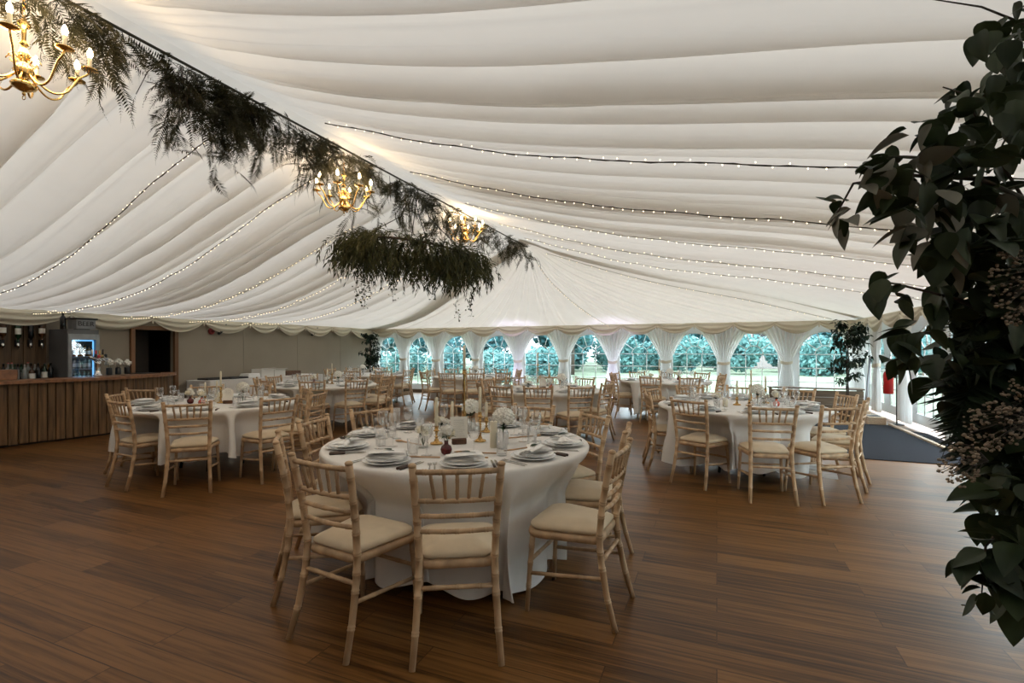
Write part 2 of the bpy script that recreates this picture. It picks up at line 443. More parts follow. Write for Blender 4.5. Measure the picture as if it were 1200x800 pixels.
# passage behind the doorway
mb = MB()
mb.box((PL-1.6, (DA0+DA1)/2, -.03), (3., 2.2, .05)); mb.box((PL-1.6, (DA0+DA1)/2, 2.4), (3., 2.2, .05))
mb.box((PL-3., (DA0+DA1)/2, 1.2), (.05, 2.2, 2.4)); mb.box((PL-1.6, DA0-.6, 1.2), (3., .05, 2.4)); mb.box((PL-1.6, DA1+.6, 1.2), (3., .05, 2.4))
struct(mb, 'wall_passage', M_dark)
t = tag(MB().box((0,0,0), (.06,.86,1.98), bev=.004).build('door_1', pbr('passage_door', (.05,.042,.036), .6)), None); t['kind'] = 'structure'; t.location = (PL-.75, (DA0+DA1)/2-.1, .99)
q = MB().box((0,0,0), (.02,.2,.26)).build('door_pane', M_black, t); q.location = (.035, -.04, .45)

# wall behind the viewer and outer gable
mb = MB(); mb.box(((PL+PR)/2, AF-.05, 1.9), (PR-PL+.4, .1, 3.9)); struct(mb, 'wall_front', M_wallpanel)

# far wall: white sheet walling, ten arched windows
NB = 10
posts = [PL+.02] + [-9.62] + [-11.2+1.42*k for k in range(2, 10)] + [PR-.02]
SILL, SPR = .27, 1.29
WTOP = 2.3
def window_bay(mb, x0, x1, y, sgn=1):
    xc = (x0+x1)/2; hw = min(.56, (x1-x0)/2-.09); z1 = SPR+hw
    N = 18
    arc = [(xc+hw*math.cos(PI-PI*i/N), SPR+hw*math.sin(PI-PI*i/N)) for i in range(N+1)]
    pts = [(x0, .12), (x0, SILL), (x0, SPR), (x0, WTOP)]
    def face(poly):
        n = len(poly); th = .012
        vs = [(a, y-th, c) for a, c in poly]+[(a, y+th, c) for a, c in poly]
        mb.add(vs, [tuple(range(n)), tuple(range(n, 2*n))[::-1]]+[(i, n+i, n+(i+1) % n, (i+1) % n) for i in range(n)], None, False)
    face([(x0,.1), (x1,.1), (x1,SILL), (x0,SILL)])
    face([(x0,SILL), (xc-hw,SILL), (xc-hw,SPR), (x0,SPR)])
    face([(xc+hw,SILL), (x1,SILL), (x1,SPR), (xc+hw,SPR)])
    tops = [(x0+(x1-x0)*i/N, WTOP) for i in range(N+1)]
    tops[0] = (x0, WTOP)
    face([(x0,SPR), arc[0], arc[1], tops[1], (x0, WTOP)])
    for i in range(1, N-1): face([arc[i], arc[i+1], tops[i+1], tops[i]])
    face([arc[N-1], arc[N], (x1,SPR), (x1,WTOP), tops[N-1]])
    return xc, hw
def window_obj(name, xc, hw, y):
    root = None
    mb = MB(); r = .011
    bar = lambda p, q: mb.tube([p, q], r, 6)
    for k in (-1/3, 1/3): bar((xc+hw*k*1.0, y, SILL), (xc+hw*k, y, SPR))
    for k in (-1, 1): mb.tube([(xc+hw*k, y, SILL), (xc+hw*k, y, SPR)], .018, 6)
    for z in (SILL, SILL+(SPR-SILL)/3, SILL+2*(SPR-SILL)/3, SPR): bar((xc-hw, y, z), (xc+hw, y, z))
    N = 20
    mb.tube([(xc+hw*math.cos(PI*i/N), y, SPR+hw*math.sin(PI*i/N)) for i in range(N+1)], .018, 6)
    h2 = hw*.38
    mb.tube([(xc+h2*math.cos(PI*i/N), y, SPR+h2*math.sin(PI*i/N)) for i in range(N+1)], r, 6)
    for a in (36, 72, 108, 144):
        a = math.radians(a); bar((xc+h2*math.cos(a), y, SPR+h2*math.sin(a)), (xc+hw*math.cos(a), y, SPR+hw*math.sin(a)))
    o = mb.build(name, M_frame); o['kind'] = 'structure'
    pm = MB(); pts = [(xc-hw, SILL), (xc+hw, SILL)]+[(xc+hw*math.cos(PI*i/N), SPR+hw*math.sin(PI*i/N)) for i in range(N+1)]
    n = len(pts); vs = [(a, y+.004, c) for a, c in pts]; pm.add(vs, [tuple(range(n))], None, False)
    p = pm.build('pane', M_pane, o)
    return o
mb = MB()
for k in range(NB):
    xc, hw = window_bay(mb, posts[k], posts[k+1], AE)
    window_obj('window_%d' % (k+1), xc, hw, AE)
struct(mb, 'wall_back', M_pvc)
mb = MB(); mb.box(((PL+PR)/2, AE-.03, .05), (PR-PL, .08, .1)); struct(mb, 'baseboard_back', M_bench)
# upright poles between the window bays
for k in (2, 4, 6, 8):
    mb = MB(); mb.box((posts[k], AE-.06, 1.04), (.07, .05, 2.08), bev=.004); struct(mb, 'trim_%d' % (k), M_frame)

# right wall: a window bay, then glazed doors, then sheet walling
def along_right(px): return along(px, PR)
RD0, RD1, RDM = 6.3, 9.6, 7.95
mb = MB()
for (a0, a1) in ((9.7, AE),):
    pass
def side_bay(mb, a0, a1):
    tmp = MB(); xc, hw = window_bay(tmp, a0, a1, 0.)
    M = T(PR, 0, 0) @ RZ4(PI/2)      # local x -> world y
    mb.add([M @ Vector(v) for v in tmp.v], tmp.f, None, False)
    return xc, hw
bays = [(12.55, AE), (11.1, 12.55), (9.65, 11.1), (4.85, 6.3), (3.4, 4.85), (1.95, 3.4)]
for i, (a0, a1) in enumerate(bays):
    xc, hw = side_bay(mb, a0, a1)
    o = window_obj('window_%d' % (11+i), xc, hw, 0.); o.matrix_world = T(PR, 0, 0) @ RZ4(PI/2)
mb.box((PR, (AF+1.95)/2, 1.15), (.024, 1.95-AF, 2.3))
mb.box((PR, (RD0+RD1)/2, 2.2), (.024, RD1-RD0, .2))
struct(mb, 'wall_right', M_pvc)
# white aluminium glazed doors
def glazed_leaf(name, hinge, ang, w=.78, h=2.05):
    r = bpy.data.objects.new(name, None); COL.objects.link(r); r.location = hinge; r.rotation_euler = (0, 0, ang); r['kind'] = 'structure'
    f = MB(); s = .065
    for x in (s/2, w-s/2): f.box((x, 0, h/2), (s, .045, h), bev=.004)
    for z, hh in ((.1, .2), (.95, .07), (h-.05, .1)): f.box((w/2, 0, z), (w-2*s, .04, hh), bev=.004)
    f.build('door_frame', M_frame, r)
    for z0, z1 in ((.2, .915), (.985, h-.1)):
        MB().box((w/2, 0, (z0+z1)/2), (w-2*s, .008, z1-z0)).build('door_pane', M_door_glass, r)
    hd = MB(); hd.tube([(w-.03, -.03, .98), (w-.03, -.06, 1.0), (w-.12, -.06, 1.0)], .009, 8); hd.build('door_handle', M_grey, r)
glazed_leaf('door_2', (PR, RD1-.05, .02), -PI/2, .8)
glazed_leaf('door_3', (PR+.02, RD1-.9, .02), -.45, .8)
glazed_leaf('door_4', (PR, RD0+.85, .02), -PI/2, .8)
mb = MB()
for y in (RD0, RD0+.88, RD1-.88, RD1): mb.box((PR, y, 1.06), (.09, .07, 2.12), bev=.005)
mb.box((PR, (RD0+RD1)/2, 2.12), (.09, RD1-RD0, .08), bev=.005)
struct(mb, 'trim_9', M_frame)

# swag valances --------------------------------------------------------
def swag(n_seed, W, drop=.28, top=.02):
    rnd = random.Random(n_seed); ph = rnd.uniform(0, 6); k = rnd.uniform(.85, 1.15)
    mb = MB(); nu, nv = 26, 16
    def fn(u, v):
        c = math.sin(PI*u)**.8
        zb = -(.05+ (drop-.05)*c*k)
        z = top+(zb-top)*v
        fold = .022*math.sin(v*PI*5+ph+.8*math.sin(PI*u))*c*v**.3+.05*c*math.sin(PI*v)
        tuck = .02*(1-c)*math.sin(v*9)
        return ((u-.5)*W*1.01, -fold-tuck-.01, z)
    mb.grid(fn, nu, nv); return mb
def valance(name, label, pts, place):
    r = thing(name, label, 'valance', pts[0])
    r.location = (0, 0, 0)
    for i in range(len(pts)-1):
        a, b_ = Vector(pts[i]), Vector(pts[i+1]); L = (b_-a).length
        mb = swag(i*7+len(pts), L); o = mb.build('swag', M_swag, r)
        o.location = (a+b_)/2; o.rotation_euler = (0, 0, math.atan2(b_.y-a.y, b_.x-a.x))
        kn = MB(); kn.ball((0,0,-.09), (.02,.018,.07), 8, 6); q = kn.build('gather', M_swag, r); q.location = a+Vector((0, 0, .02)); 
        q.rotation_euler = (0, 0, math.atan2(b_.y-a.y, b_.x-a.x)); q.location = q.location - q.rotation_euler.to_matrix() @ Vector((0, .02, 0))
valance('swag_valance', 'cream scalloped swag valance along the top of the arched window wall', [(PL+.12+(PR-PL-.24)*i/15, AE-.31, EAVE) for i in range(16)], 0)
ysl = [AE-.34-1.0*k for k in range(18)]
# walking the left wall towards the viewer keeps the folds facing the room
valance('swag_valance', 'cream scalloped swag valance along the top of the beige wall by the bar', [(PL+.14, y, EAVE) for y in [-3.0, -1.7, -.4, .9, 2.3, 3.8, 5.2, 6.6, 7.7, 8.9, 9.75, 10.7, 11.75, 12.6, 13.65]], 0)
valance('swag_valance', 'cream scalloped swag valance above the glazed doors and fire extinguisher', [(PR-.31, y, EAVE) for y in ysl], 0)
# ------------------------------------------------------------------ curtains
def curtain_mesh(seed, wt=.62, wm=.12, wb=.17, z0=.12, z1=2.03, tie=1.08):
    rnd = random.Random(seed); n = rnd.randint(9, 11); ph = rnd.uniform(0, 6)
    mb = MB(); nu, nv = 130, 40
    def fn(u, v):
        z = z0+(z1-z0)*v
        if z > tie:
            q = (z-tie)/(z1-tie); w = wm+(wt-wm)*(q**1.35*.75+.25*q)
        else:
            q = (tie-z)/(tie-z0); w = wm+(wb-wm)*smooth(0, .5, q)
        s = 2*u-1
        am = .045*(.4+.6*min(1, abs(z-tie)/.35))
        y = am*math.sin(n*PI*s+ph+.6*math.sin(3*s))*(1-.3*abs(s)) + .012*math.sin(23*s+ph)
        # both halves sag towards the middle above the tie
        sag = .05*math.sin(PI*min(1, max(0, (z-tie)/(z1-tie))))*math.sin(PI*abs(s))
        return (s*w, y-sag*.6, z-(0.0 if v > .98 else sag*.5*(1-abs(s))))
    mb.grid(fn, nu, nv); return mb
def tie_mesh(w=.125):
    mb = MB(); N = 28
    for (a, b_) in ((-.035, .035),):
        vs = []; 
        for i in range(N):
            t = 2*PI*i/N; x, y = (w+.012)*math.cos(t), .072*math.sin(t)
            for z in (a, -.01, b_): vs.append((x*(1.03 if z == -.01 else 1), y, z+.015*math.cos(2*t)))
        mb.add(vs, [(i*3+j, ((i+1) % N)*3+j, ((i+1) % N)*3+j+1, i*3+j+1) for i in range(N) for j in range(2)])
    return mb
def curtain(loc, rz, label, seed, **k):
    c = thing('curtain', label, 'curtain', loc, rz)
    curtain_mesh(seed, **k).build('drape', M_curtain, c)
    q = tie_mesh(k.get('wm', .12)+.005).build('tie_band', M_swag, c); q.location = (0, 0, k.get('tie', 1.08))
    return c
ordn = ['first', 'second', 'third', 'fourth', 'fifth', 'sixth', 'seventh', 'eighth', 'ninth', 'tenth', 'eleventh', 'twelfth']
lit = {4: ' glowing lilac', 6: ' glowing lilac'}
for k in range(1, NB):
    curtain((posts[k], AE-.20, 0), 0, 'white tied-back curtain between arched windows, %s along from the beige wall corner' % ordn[k-1], 40+k,
            wt=.64 if k > 1 else .5, wm=.115+.01*(k % 3), tie=1.06+.03*(k % 2))
curtain((PL+.22, AE-.2, 0), 0, 'narrow white curtain in the corner beside the beige wall', 61, wt=.34, wm=.09)
curtain((PR-.28, AE-.22, 0), 0, 'white curtain hanging in the corner behind the tall ficus', 62, wt=.42, wm=.12)
curtain((PR-.2, 12.55, 0), -PI/2, 'white tied curtain just before the fire extinguisher on the glazed side', 63, wt=.36, wm=.13, wb=.24)
curtain((PR-.2, 10.85, 0), -PI/2, 'white curtain flaring wide at the floor, next to the fire extinguisher', 64, wt=.4, wm=.10, wb=.30, tie=1.2)
curtain((PR-.2, 6.1, 0), -PI/2, 'white curtain past the glazed doors, behind the floral pillar', 65, wt=.4, wm=.12, wb=.25)
# uplighters at the foot of two posts
for k in (4, 6):
    u = thing('uplighter', 'small lilac uplighter at the foot of the %s window curtain' % ordn[k-1], 'lamp', (posts[k]+.02, AE-.42, 0))
    m = MB(); m.lathe([(0,0), (.06,0), (.065,.02), (.06,.09), (.05,.1)], 16); m.build('housing', M_black, u)
    m = MB(); m.lathe([(.05,.1), (.0,.098)], 16); m.build('lens', M_uplight, u)
    ld = bpy.data.lights.new('uplight', 'SPOT'); ld.energy = 55; ld.color = (.70,.64,1.); ld.spot_size = 1.0; ld.spot_blend = .8; ld.shadow_soft_size = .04
    lo = bpy.data.objects.new('uplight_beam', ld); COL.objects.link(lo); lo.location = (posts[k]+.02, AE-.44, .13); lo.rotation_euler = (PI-.17, 0, 0)

# ------------------------------------------------------------------ chairs
def bamboo(mb, path, r, knots, n=8, taper=None):
    """turned rod with paired bamboo rings at the fractions in knots"""
    P = [Vector(p) for p in path]
    seg = [0.]
    for i in range(1, len(P)): seg.append(seg[-1]+(P[i]-P[i-1]).length)
    L = seg[-1]
    def at(s):
        s = min(max(s, 0), L)
        for i in range(1, len(P)):
            if s <= seg[i]+1e-9:
                t = (s-seg[i-1])/max(1e-9, seg[i]-seg[i-1]); return P[i-1].lerp(P[i], t)
        return P[-1]
    S = {0.: r, L: r}
    for i in range(1, len(P)-1): S[seg[i]] = r
    for k in knots:
        c = k*L
        for ds, f in ((-.011, 1.), (-.009, 1.12), (-.004, 1.13), (0, .97), (.004, 1.13), (.009, 1.12), (.011, 1.)):
            if 0 < c+ds < L: S[c+ds] = r*f
    ks = sorted(S)
    rr = [S[k]*(taper(k/L) if taper else 1.) for k in ks]
    mb.tube([at(k) for k in ks], rr, n)
def outline_seat(g=0., n=7):
    """rounded trapezoid seat outline, wide at the front (+y)"""
    xf, xb, yf, yb, rc = .205+g, .165+g, .20+g, -.19-g, .075
    pts = []
    for (cx, cy, a0, sx) in ((xf-rc, yf-rc, 0, 1), (-(xf-rc), yf-rc, 90, 1), (-(xb-rc*.6), yb+rc*.6, 180, .6), (xb-rc*.6, yb+rc*.6, 270, .6)):
        for i in range(n+1):
            a = math.radians(a0+90*i/n); pts.append((cx+rc*sx*math.cos(a), cy+rc*sx*math.sin(a)))
    return pts
def make_chair():
    c = thing('dining_chair', 'chair', 'chair')
    for s in (-1, 1):
        mb = MB()
        path = [(s*.198,-.285,0), (s*.186,-.238,.16), (s*.177,-.205,.33), (s*.174,-.195,.45), (s*.181,-.212,.62), (s*.192,-.246,.80), (s*.198,-.268,.895)]
        bamboo(mb, path, .0175, (.16,.33,.42,.52,.63,.71,.80,.93), 10, lambda t: .86+.14*min(1, t*3))
        mb.ball((s*.199,-.269,.902), (.0195,.0195,.013), 10, 6)
        mb.build('rear_leg', M_chair, c)
        mb = MB()
        bamboo(mb, [(s*.203,.20,0), (s*.192,.185,.25), (s*.184,.172,.425)], .0155, (.32,.6,.82), 10, lambda t: .8+.2*t)
        mb.build('front_leg', M_chair, c)
        mb = MB(); bamboo(mb, [(s*.195,.188,.205), (s*.181,-.222,.245)], .0105, (.3,.7)); mb.build('side_stretcher', M_chair, c)
    mb = MB(); bamboo(mb, [(-.176,-.205,.325), (.176,-.205,.325)], .0115, (.2,.5,.8)); mb.build('rear_stretcher', M_chair, c)
    mb = MB(); bamboo(mb, [(-.193,.186,.27), (.193,.186,.27)], .0105, (.3,.7)); mb.build('front_stretcher', M_chair, c)
    # seat frame
    mb = MB(); o = outline_seat(); n = len(o)
    prof = [(0, .405), (.008, .409), (.011, .425), (.008, .441), (-.01, .446)]
    vs = []
    for g, z in prof:
        for (x, y) in outline_seat(g): vs.append((x, y, z))
    fs = [(i*n+j, i*n+(j+1) % n, (i+1)*n+(j+1) % n, (i+1)*n+j) for i in range(len(prof)-1) for j in range(n)]
    fs += [tuple(range(n))[::-1], tuple((len(prof)-1)*n+j for j in range(n))]
    mb.add(vs, fs); mb.build('seat_frame', M_chair, c)
    # cushion
    mb = MB(); vs = []; prof = [(-.022, .4465), (-.006, .449), (.003, .459), (.001, .472), (-.016, .485), (-.05, .497), (-.10, .507), (-.15, .510)]
    for g, z in prof:
        sc = outline_seat(g) if g > -.07 else [(x*(1+g*3.2), y*(1+g*3.2)) for x, y in outline_seat(-.02)]
        for (x, y) in sc: vs.append((x, y, z))
    fs = [(i*n+j, i*n+(j+1) % n, (i+1)*n+(j+1) % n, (i+1)*n+j) for i in range(len(prof)-1) for j in range(n)]
    fs += [tuple(range(n))[::-1], tuple((len(prof)-1)*n+j for j in range(n))]
    mb.add(vs, fs); mb.build('seat_cushion', M_cushion, c)
    # back rails: positions taken along the leaning posts
    def post(z):
        return (interp([.45,.62,.80,.895], [.174,.181,.192,.198], z), interp([.45,.62,.80,.895], [-.195,-.212,-.246,-.268], z))
    for z, r in ((.872, .013), (.735, .012), (.662, .0115), (.588, .0115)):
        x, y = post(z); mb = MB()
        bamboo(mb, [(-x, y, z), (-x*.5, y-.012, z), (0, y-.017, z), (x*.5, y-.012, z), (x, y, z)], r, (.13,.32,.5,.68,.87))
        mb.build('back_rail', M_chair, c)
    for k in range(-2, 3):
        mb = MB(); xt, xb = k*.060, k*.051
        yt = post(.872)[1]-.017+.004*abs(k); yb = post(.735)[1]-.017+.004*abs(k)
        bamboo(mb, [(xb, yb, .735), (xt, yt, .872)], .0085, (.3,.7)); mb.build('spindle', M_chair, c)
    return c

# table centres and the chairs round each: (angle from the viewer's side, distance of rear legs, extra turn)
TABLES = [
 dict(c=(-.386, 3.555), zb=.035, name='front table', ch=[(-6,1.36,0), (23.5,1.34,6), (58,1.2,8), (98,1.13,0), (133,1.17,0), (173,1.2,0), (-150,1.2,0), (-112,1.15,0), (-76,1.2,3), (-48,1.335,-16)]),
 dict(c=(-3.66, 6.05), zb=.20, name='bar-side table', ch=[(-22,1.34,0), (20,1.08,8), (78,1.06,-4), (111,1.33,-111), (146,1.15,0), (174,1.15,0), (-128,1.12,0), (-87,1.05,0), (-59,1.2,6)]),
 dict(c=(2.69, 5.83), zb=.11, name='carpet-side table', ch=[(51,1.13,0), (13,1.16,0), (-14,1.31,4), (-50,1.2,0), (-85,1.13,0), (-121,1.12,0), (-154,1.12,0), (172,1.15,0), (135,1.15,0), (97,1.09,0)]),
 dict(c=(-3.5, 9.3), zb=.14, name='buffet-side table', ch=[(-10,1.16,0), (33,1.14,0), (70,1.14,0), (106,1.14,0), (142,1.14,0), (178,1.14,0), (-146,1.14,0), (-113,1.14,0), (-80,1.14,0), (-45,1.2,0)]),
 dict(c=(.55, 8.22), zb=.12, name='middle table', ch=[(33,1.15,0), (8,1.28,0), (-19,1.3,0), (-54,1.14,0), (-98,1.14,0), (-138,1.14,0), (-172,1.14,0), (158,1.14,0), (120,1.14,0), (74,1.14,0)]),
 dict(c=(-3.75, 13.1), zb=.10, name='far corner table', ch=[(-32,1.16,0), (-70,1.16,0), (-108,1.14,0), (178,1.14,0), (140,1.14,0), (100,1.14,0), (60,1.14,0), (6,1.14,0)]),
 dict(c=(-1.0, 12.25), zb=.12, name='far centre table', ch=[(20,1.16,0), (-8,1.28,0), (-37,1.16,0), (-72,1.14,0), (-106,1.14,0), (-142,1.14,0), (-178,1.14,0), (148,1.14,0), (108,1.14,0), (58,1.3,0)]),
 dict(c=(3.25, 10.5), zb=.11, name='window-side table', ch=[(84,1.16,0), (30,1.16,0), (-4,1.16,0), (-48,1.16,0), (-84,1.14,0), (-120,1.14,0), (-158,1.14,0), (164,1.14,0), (126,1.14,0)]),
]
TR = .925; TZ = .758
def face_rz(th):      # rotation of an object whose +Y looks from angle th towards the table centre
    w = CW(math.sin(th), math.cos(th)); return math.atan2(-w.x, w.y)
def seat_names(angs):
    """say each seat by going round the table from the one nearest the viewer"""
    n = len(angs); order = sorted(range(n), key=lambda i: abs(angs[i])); near = order[0]
    out = {near: 'nearest seat'}
    cw = sorted([i for i in range(n) if i != near], key=lambda i: (angs[i]-angs[near]) % 360)
    for j, i in enumerate(cw):                       # positive angle = clockwise seen from above
        if j < (n-1+1)//2: out[i] = '%s seat clockwise from nearest' % ordn[j]
        else: out[i] = '%s seat anticlockwise from nearest' % ordn[n-2-j]
    return out
proto_chair = make_chair(); first = True
def seat_quad(tb, q):
    th = math.radians(q[0]); tt = th+math.radians(q[2]); f = Vector((math.sin(tt), math.cos(tt))); s = Vector((f.y, -f.x))
    o = Vector((tb['c'][0]-q[1]*math.sin(th), tb['c'][1]-q[1]*math.cos(th)))+f*.285
    return [o+f*.222+s*.225, o+f*.222-s*.225, o-f*.30-s*.21, o-f*.30+s*.21]
def clash(A, B):
    for P in (A, B):
        for i in range(4):
            e = P[(i+1) % 4]-P[i]; n = Vector((-e.y, e.x)); a = [n.dot(p) for p in A]; b = [n.dot(p) for p in B]
            if max(a) < min(b) or max(b) < min(a): return False
    return True
for tb in TABLES[1:]:                   # ease chairs outward until no two seats touch
    for _ in range(40):
        hit = False; ch = tb['ch']
        for i in range(len(ch)):
            for j in range(i):
                if clash(seat_quad(tb, ch[i]), seat_quad(tb, ch[j])):
                    for k in (i, j):
                        if ch[k][1] < 1.34: ch[k] = (ch[k][0], ch[k][1]+.015, ch[k][2])
                    hit = True
        if not hit: break
for tb in TABLES:
    tb['w'] = CW(*tb['c']); tb['names'] = seat_names([q[0] for q in tb['ch']]); tb['mats'] = []
    for i, (an, r, turn) in enumerate(tb['ch']):
        th = math.radians(an); rear = CW(tb['c'][0]-r*math.sin(th), tb['c'][1]-r*math.cos(th))
        tt = th+math.radians(turn); fdir = CW(math.sin(tt), math.cos(tt)); loc = rear+fdir*.285; rz = face_rz(tt)
        lab = 'limewashed chair with cream cushion at %s, %s' % (tb['names'][i], tb['name'])
        if first: c = proto_chair; c.location = loc; c.rotation_euler = (0,0,rz); first = False
        else: c = dup(proto_chair, loc, rz)
        c['label'] = lab; c['group'] = 'chairs round the ' + tb['name']
        tb['mats'].append((T(*loc) @ RZ4(rz), loc, fdir))

# ------------------------------------------------------------------ tables and cloths
def make_table(tb):
    t = thing('banquet_table', 'round folding banquet table hidden under the white cloth, %s' % tb['name'], 'table', tb['w'])
    mb = MB(); mb.lathe([(0,.725), (.895,.725), (.905,.73), (.905,.748), (.895,.753), (0,.753)], 64); mb.build('table_top', M_spoon, t)
    for k in range(4):
        a = PI/4+k*PI/2; mb = MB()
        mb.tube([(.22*math.cos(a),.22*math.sin(a),.724), (.25*math.cos(a),.25*math.sin(a),.4), (.33*math.cos(a),.33*math.sin(a),.0)], .016, 8)
        mb.build('leg', M_steel_dark, t)
def make_cloth(tb, seed):
    rnd = random.Random(seed); NTH = 288; w0 = tb['w']
    ph = [rnd.uniform(0, 6.28) for _ in range(6)]; nf = rnd.choice([11, 12, 13])
    rings = [(.0, 0), (.25, 0), (.5, 0), (.7, 0), (.84, 0), (.895, 0), (.912, 0)]
    vs = [(0, 0, TZ+.002)]
    for r, _ in rings[1:]:
        for j in range(NTH):
            a = 2*PI*j/NTH; vs.append((r*math.cos(a), r*math.sin(a), TZ+.002))
    NV = 30; nr = len(rings)-1
    inv = [M.inverted() for M, _, _ in tb['mats']]
    for k in range(1, NV+1):
        v = k/NV
        for j in range(NTH):
            a = 2*PI*j/NTH
            zb = tb['zb']+.045*(1+math.sin(4*a+ph[0]))*.7+.026*math.sin(nf*a+ph[1]+.6)
            if v < .12:
                q = v/.12*PI/2; r = .912+.018*math.sin(q); z = TZ+.002-.018*(1-math.cos(q))
                drop = 0
            else:
                q = (v-.12)/.88; r = .93; z = TZ-.016-(TZ-.016-zb)*q; drop = q
            am = drop**.8
            wob = math.sin(nf*a+ph[1]+.9*math.sin(2*a+ph[2]))
            wob = math.copysign(abs(wob)**.8, wob)
            r += am*(.012+.085*wob+.02*math.sin((nf*2+3)*a+ph[3]+2*drop)+.02*math.sin(3*a+ph[4]))
            p = Vector((w0.x+r*math.cos(a), w0.y+r*math.sin(a), z))
            wz = 1-smooth(.505, .738, z)
            if wz > 0:
                for (M, loc, fd), I, cq in list(zip(tb['mats'], inv, tb['ch']))*(1 if tb is TABLES[0] else 3):
                    if abs(cq[2]) > 60: continue
                    l = I @ p
                    if -.5 < l.y < .30 and abs(l.x) < .31:
                        wx = 1-smooth(.232, .31, abs(l.x))
                        d = max(0, .268+.04*(wob+.3)*(.3+drop)-l.y)*wx*wz
                        p = p+fd*d
            vs.append((p.x-w0.x, p.y-w0.y, p.z))
    fs = [(0, 1+j, 1+(j+1) % NTH) for j in range(NTH)]
    tot = nr+NV
    for i in range(tot-1):
        b0 = 1+i*NTH; b1 = b0+NTH
        fs += [(b0+j, b1+j, b1+(j+1) % NTH, b0+(j+1) % NTH) for j in range(NTH)]
    mb = MB(); mb.add(vs, fs)
    o = mb.build('tablecloth', M_cloth, None, w0)
    tag(o, 'white linen cloth draped to the floor over the %s' % tb['name'], 'tablecloth', 'white tablecloths')
for i, tb in enumerate(TABLES):
    make_table(tb); make_cloth(tb, 100+i)
# ------------------------------------------------------------------ tableware meshes (built once, shared)
TOP = TZ+.004
def lathe_mesh(name, prof, mat, n=24):
    mb = MB(); mb.lathe(prof, n); return mb.mesh(name, mat)
def plate_prof(R): return [(0,0), (R*.55,0), (R*.58,.002), (R*.74,.009), (R,.0165), (R*1.005,.0185), (R*.99,.0195), (R*.73,.0125), (R*.6,.006), (0,.005)]
ME = {}
ME['dinner_plate'] = lathe_mesh('dinner_plate', plate_prof(.138), M_china, 40)
ME['side_plate'] = lathe_mesh('side_plate', plate_prof(.122), M_china, 40)
ME['wine_glass'] = lathe_mesh('wine_glass', [(0,0), (.034,0), (.035,.002), (.012,.006), (.0045,.014), (.004,.085), (.009,.096), (.026,.112), (.037,.135), (.0395,.155), (.036,.185), (.032,.205), (.0308,.205), (.0348,.185), (.0383,.155), (.0358,.136), (.025,.114), (0,.102)], M_glass, 24)
ME['tumbler'] = lathe_mesh('tumbler', [(0,0), (.030,0), (.032,.003), (.035,.105), (.0338,.105), (.0305,.012), (0,.010)], M_glass, 20)
ME['flute'] = lathe_mesh('flute', [(0,0), (.032,0), (.033,.002), (.008,.006), (.0042,.012), (.004,.07), (.010,.085), (.021,.11), (.0255,.15), (.0245,.225), (.0235,.225), (.0243,.15), (.0195,.112), (0,.09)], M_glass, 20)
def fork_mesh():
    mb = MB()
    h = [(-.004,-.1), (.004,-.1), (.0045,-.02), (.003,.03), (.010,.05), (.0115,.062), (-.0115,.062), (-.010,.05), (-.003,.03), (-.0045,-.02)]
    mb.ngon_prism(h, 0, .0022)
    for x in (-.0097,-.0032,.0032,.0097): mb.box((x,.082,.0011), (.0036,.04,.0022))
    return mb.mesh('fork', M_steel)
ME['fork'] = fork_mesh()
def knife_thing():
    mb = MB(); mb.ngon_prism([(-.006,-.01), (.007,-.01), (.008,.06), (.006,.10), (-.002,.118), (-.006,.10)], 0, .0025); a = mb.mesh('knife_blade', M_steel)
    mb = MB(); mb.tube([(0,-.105,.006), (0,-.10,.006), (0,-.05,.006), (0,-.012,.006), (0,-.008,.006)], [.003,.0085,.0075,.0075,.004], 8); b_ = mb.mesh('knife_handle', M_darkhandle)
    return a, b_
KB, KH = knife_thing()
def napkin_mesh(kind, seed):
    rnd = random.Random(seed); mb = MB()
    if kind == 0:        # loosely folded into a long pointed fan of four layers
        for i in range(4):
            a = .10*(i-1.5); z0 = .005+.0075*i
            def fn(u, v, a=a, z0=z0, i=i):
                x = (u-.5)*.24*(1-.05*i); wd = .028+.032*u
                y = (v-.5)*2*wd+.010*math.sin(5*u+i)
                z = z0+.004*math.sin(PI*v)+.006*math.sin(PI*u)+.010*u*math.sin(PI*v)*(.5+.3*i/3)+.003*math.sin(14*v+i)
                c_, s_ = math.cos(a), math.sin(a); return (x*c_-y*s_, x*s_+y*c_, z)
            mb.grid(fn, 16, 10)
            mb.grid(lambda u, v, f=fn: (f(u, 1-v)[0], f(u, 1-v)[1], f(u, 1-v)[2]-.0045), 16, 10)
    elif kind == 1:      # gathered in the middle with two spread tails
        for s in (-1, 1):
            def fn(u, v, s=s):
                q = u; wd = .014+.05*q**.8
                x = s*(.002+.115*q); y = (v-.5)*2*wd+.012*s*q
                z = .006+.018*(1-q)+.008*abs(math.sin(3*PI*v+s))*q+.006*math.sin(PI*v)
                return (x, y, z)
            mb.grid(fn, 14, 18)
            mb.grid(lambda u, v, f=fn: (f(u, 1-v)[0], f(u, 1-v)[1], max(.001, f(u, 1-v)[2]-.005)), 14, 18)
        mb.ball((0,0,.022), (.018,.022,.017), 10, 8)
    else:                # square fold with one raised corner
        for i in range(3):
            def fn(u, v, i=i):
                x = (u-.5)*(.17-.012*i); y = (v-.5)*(.12-.01*i)
                z = .004+.006*i+.018*max(0, u+v-1.2)*(i == 2)+.003*math.sin(6*u+i)*math.sin(5*v)
                r = .2*i; return (x*math.cos(r)-y*math.sin(r), x*math.sin(r)+y*math.cos(r), z)
            mb.grid(fn, 14, 10)
            mb.grid(lambda u, v, f=fn: (f(u, 1-v)[0], f(u, 1-v)[1], f(u, 1-v)[2]-.004), 14, 10)
    return mb.mesh('napkin', M_linen2)
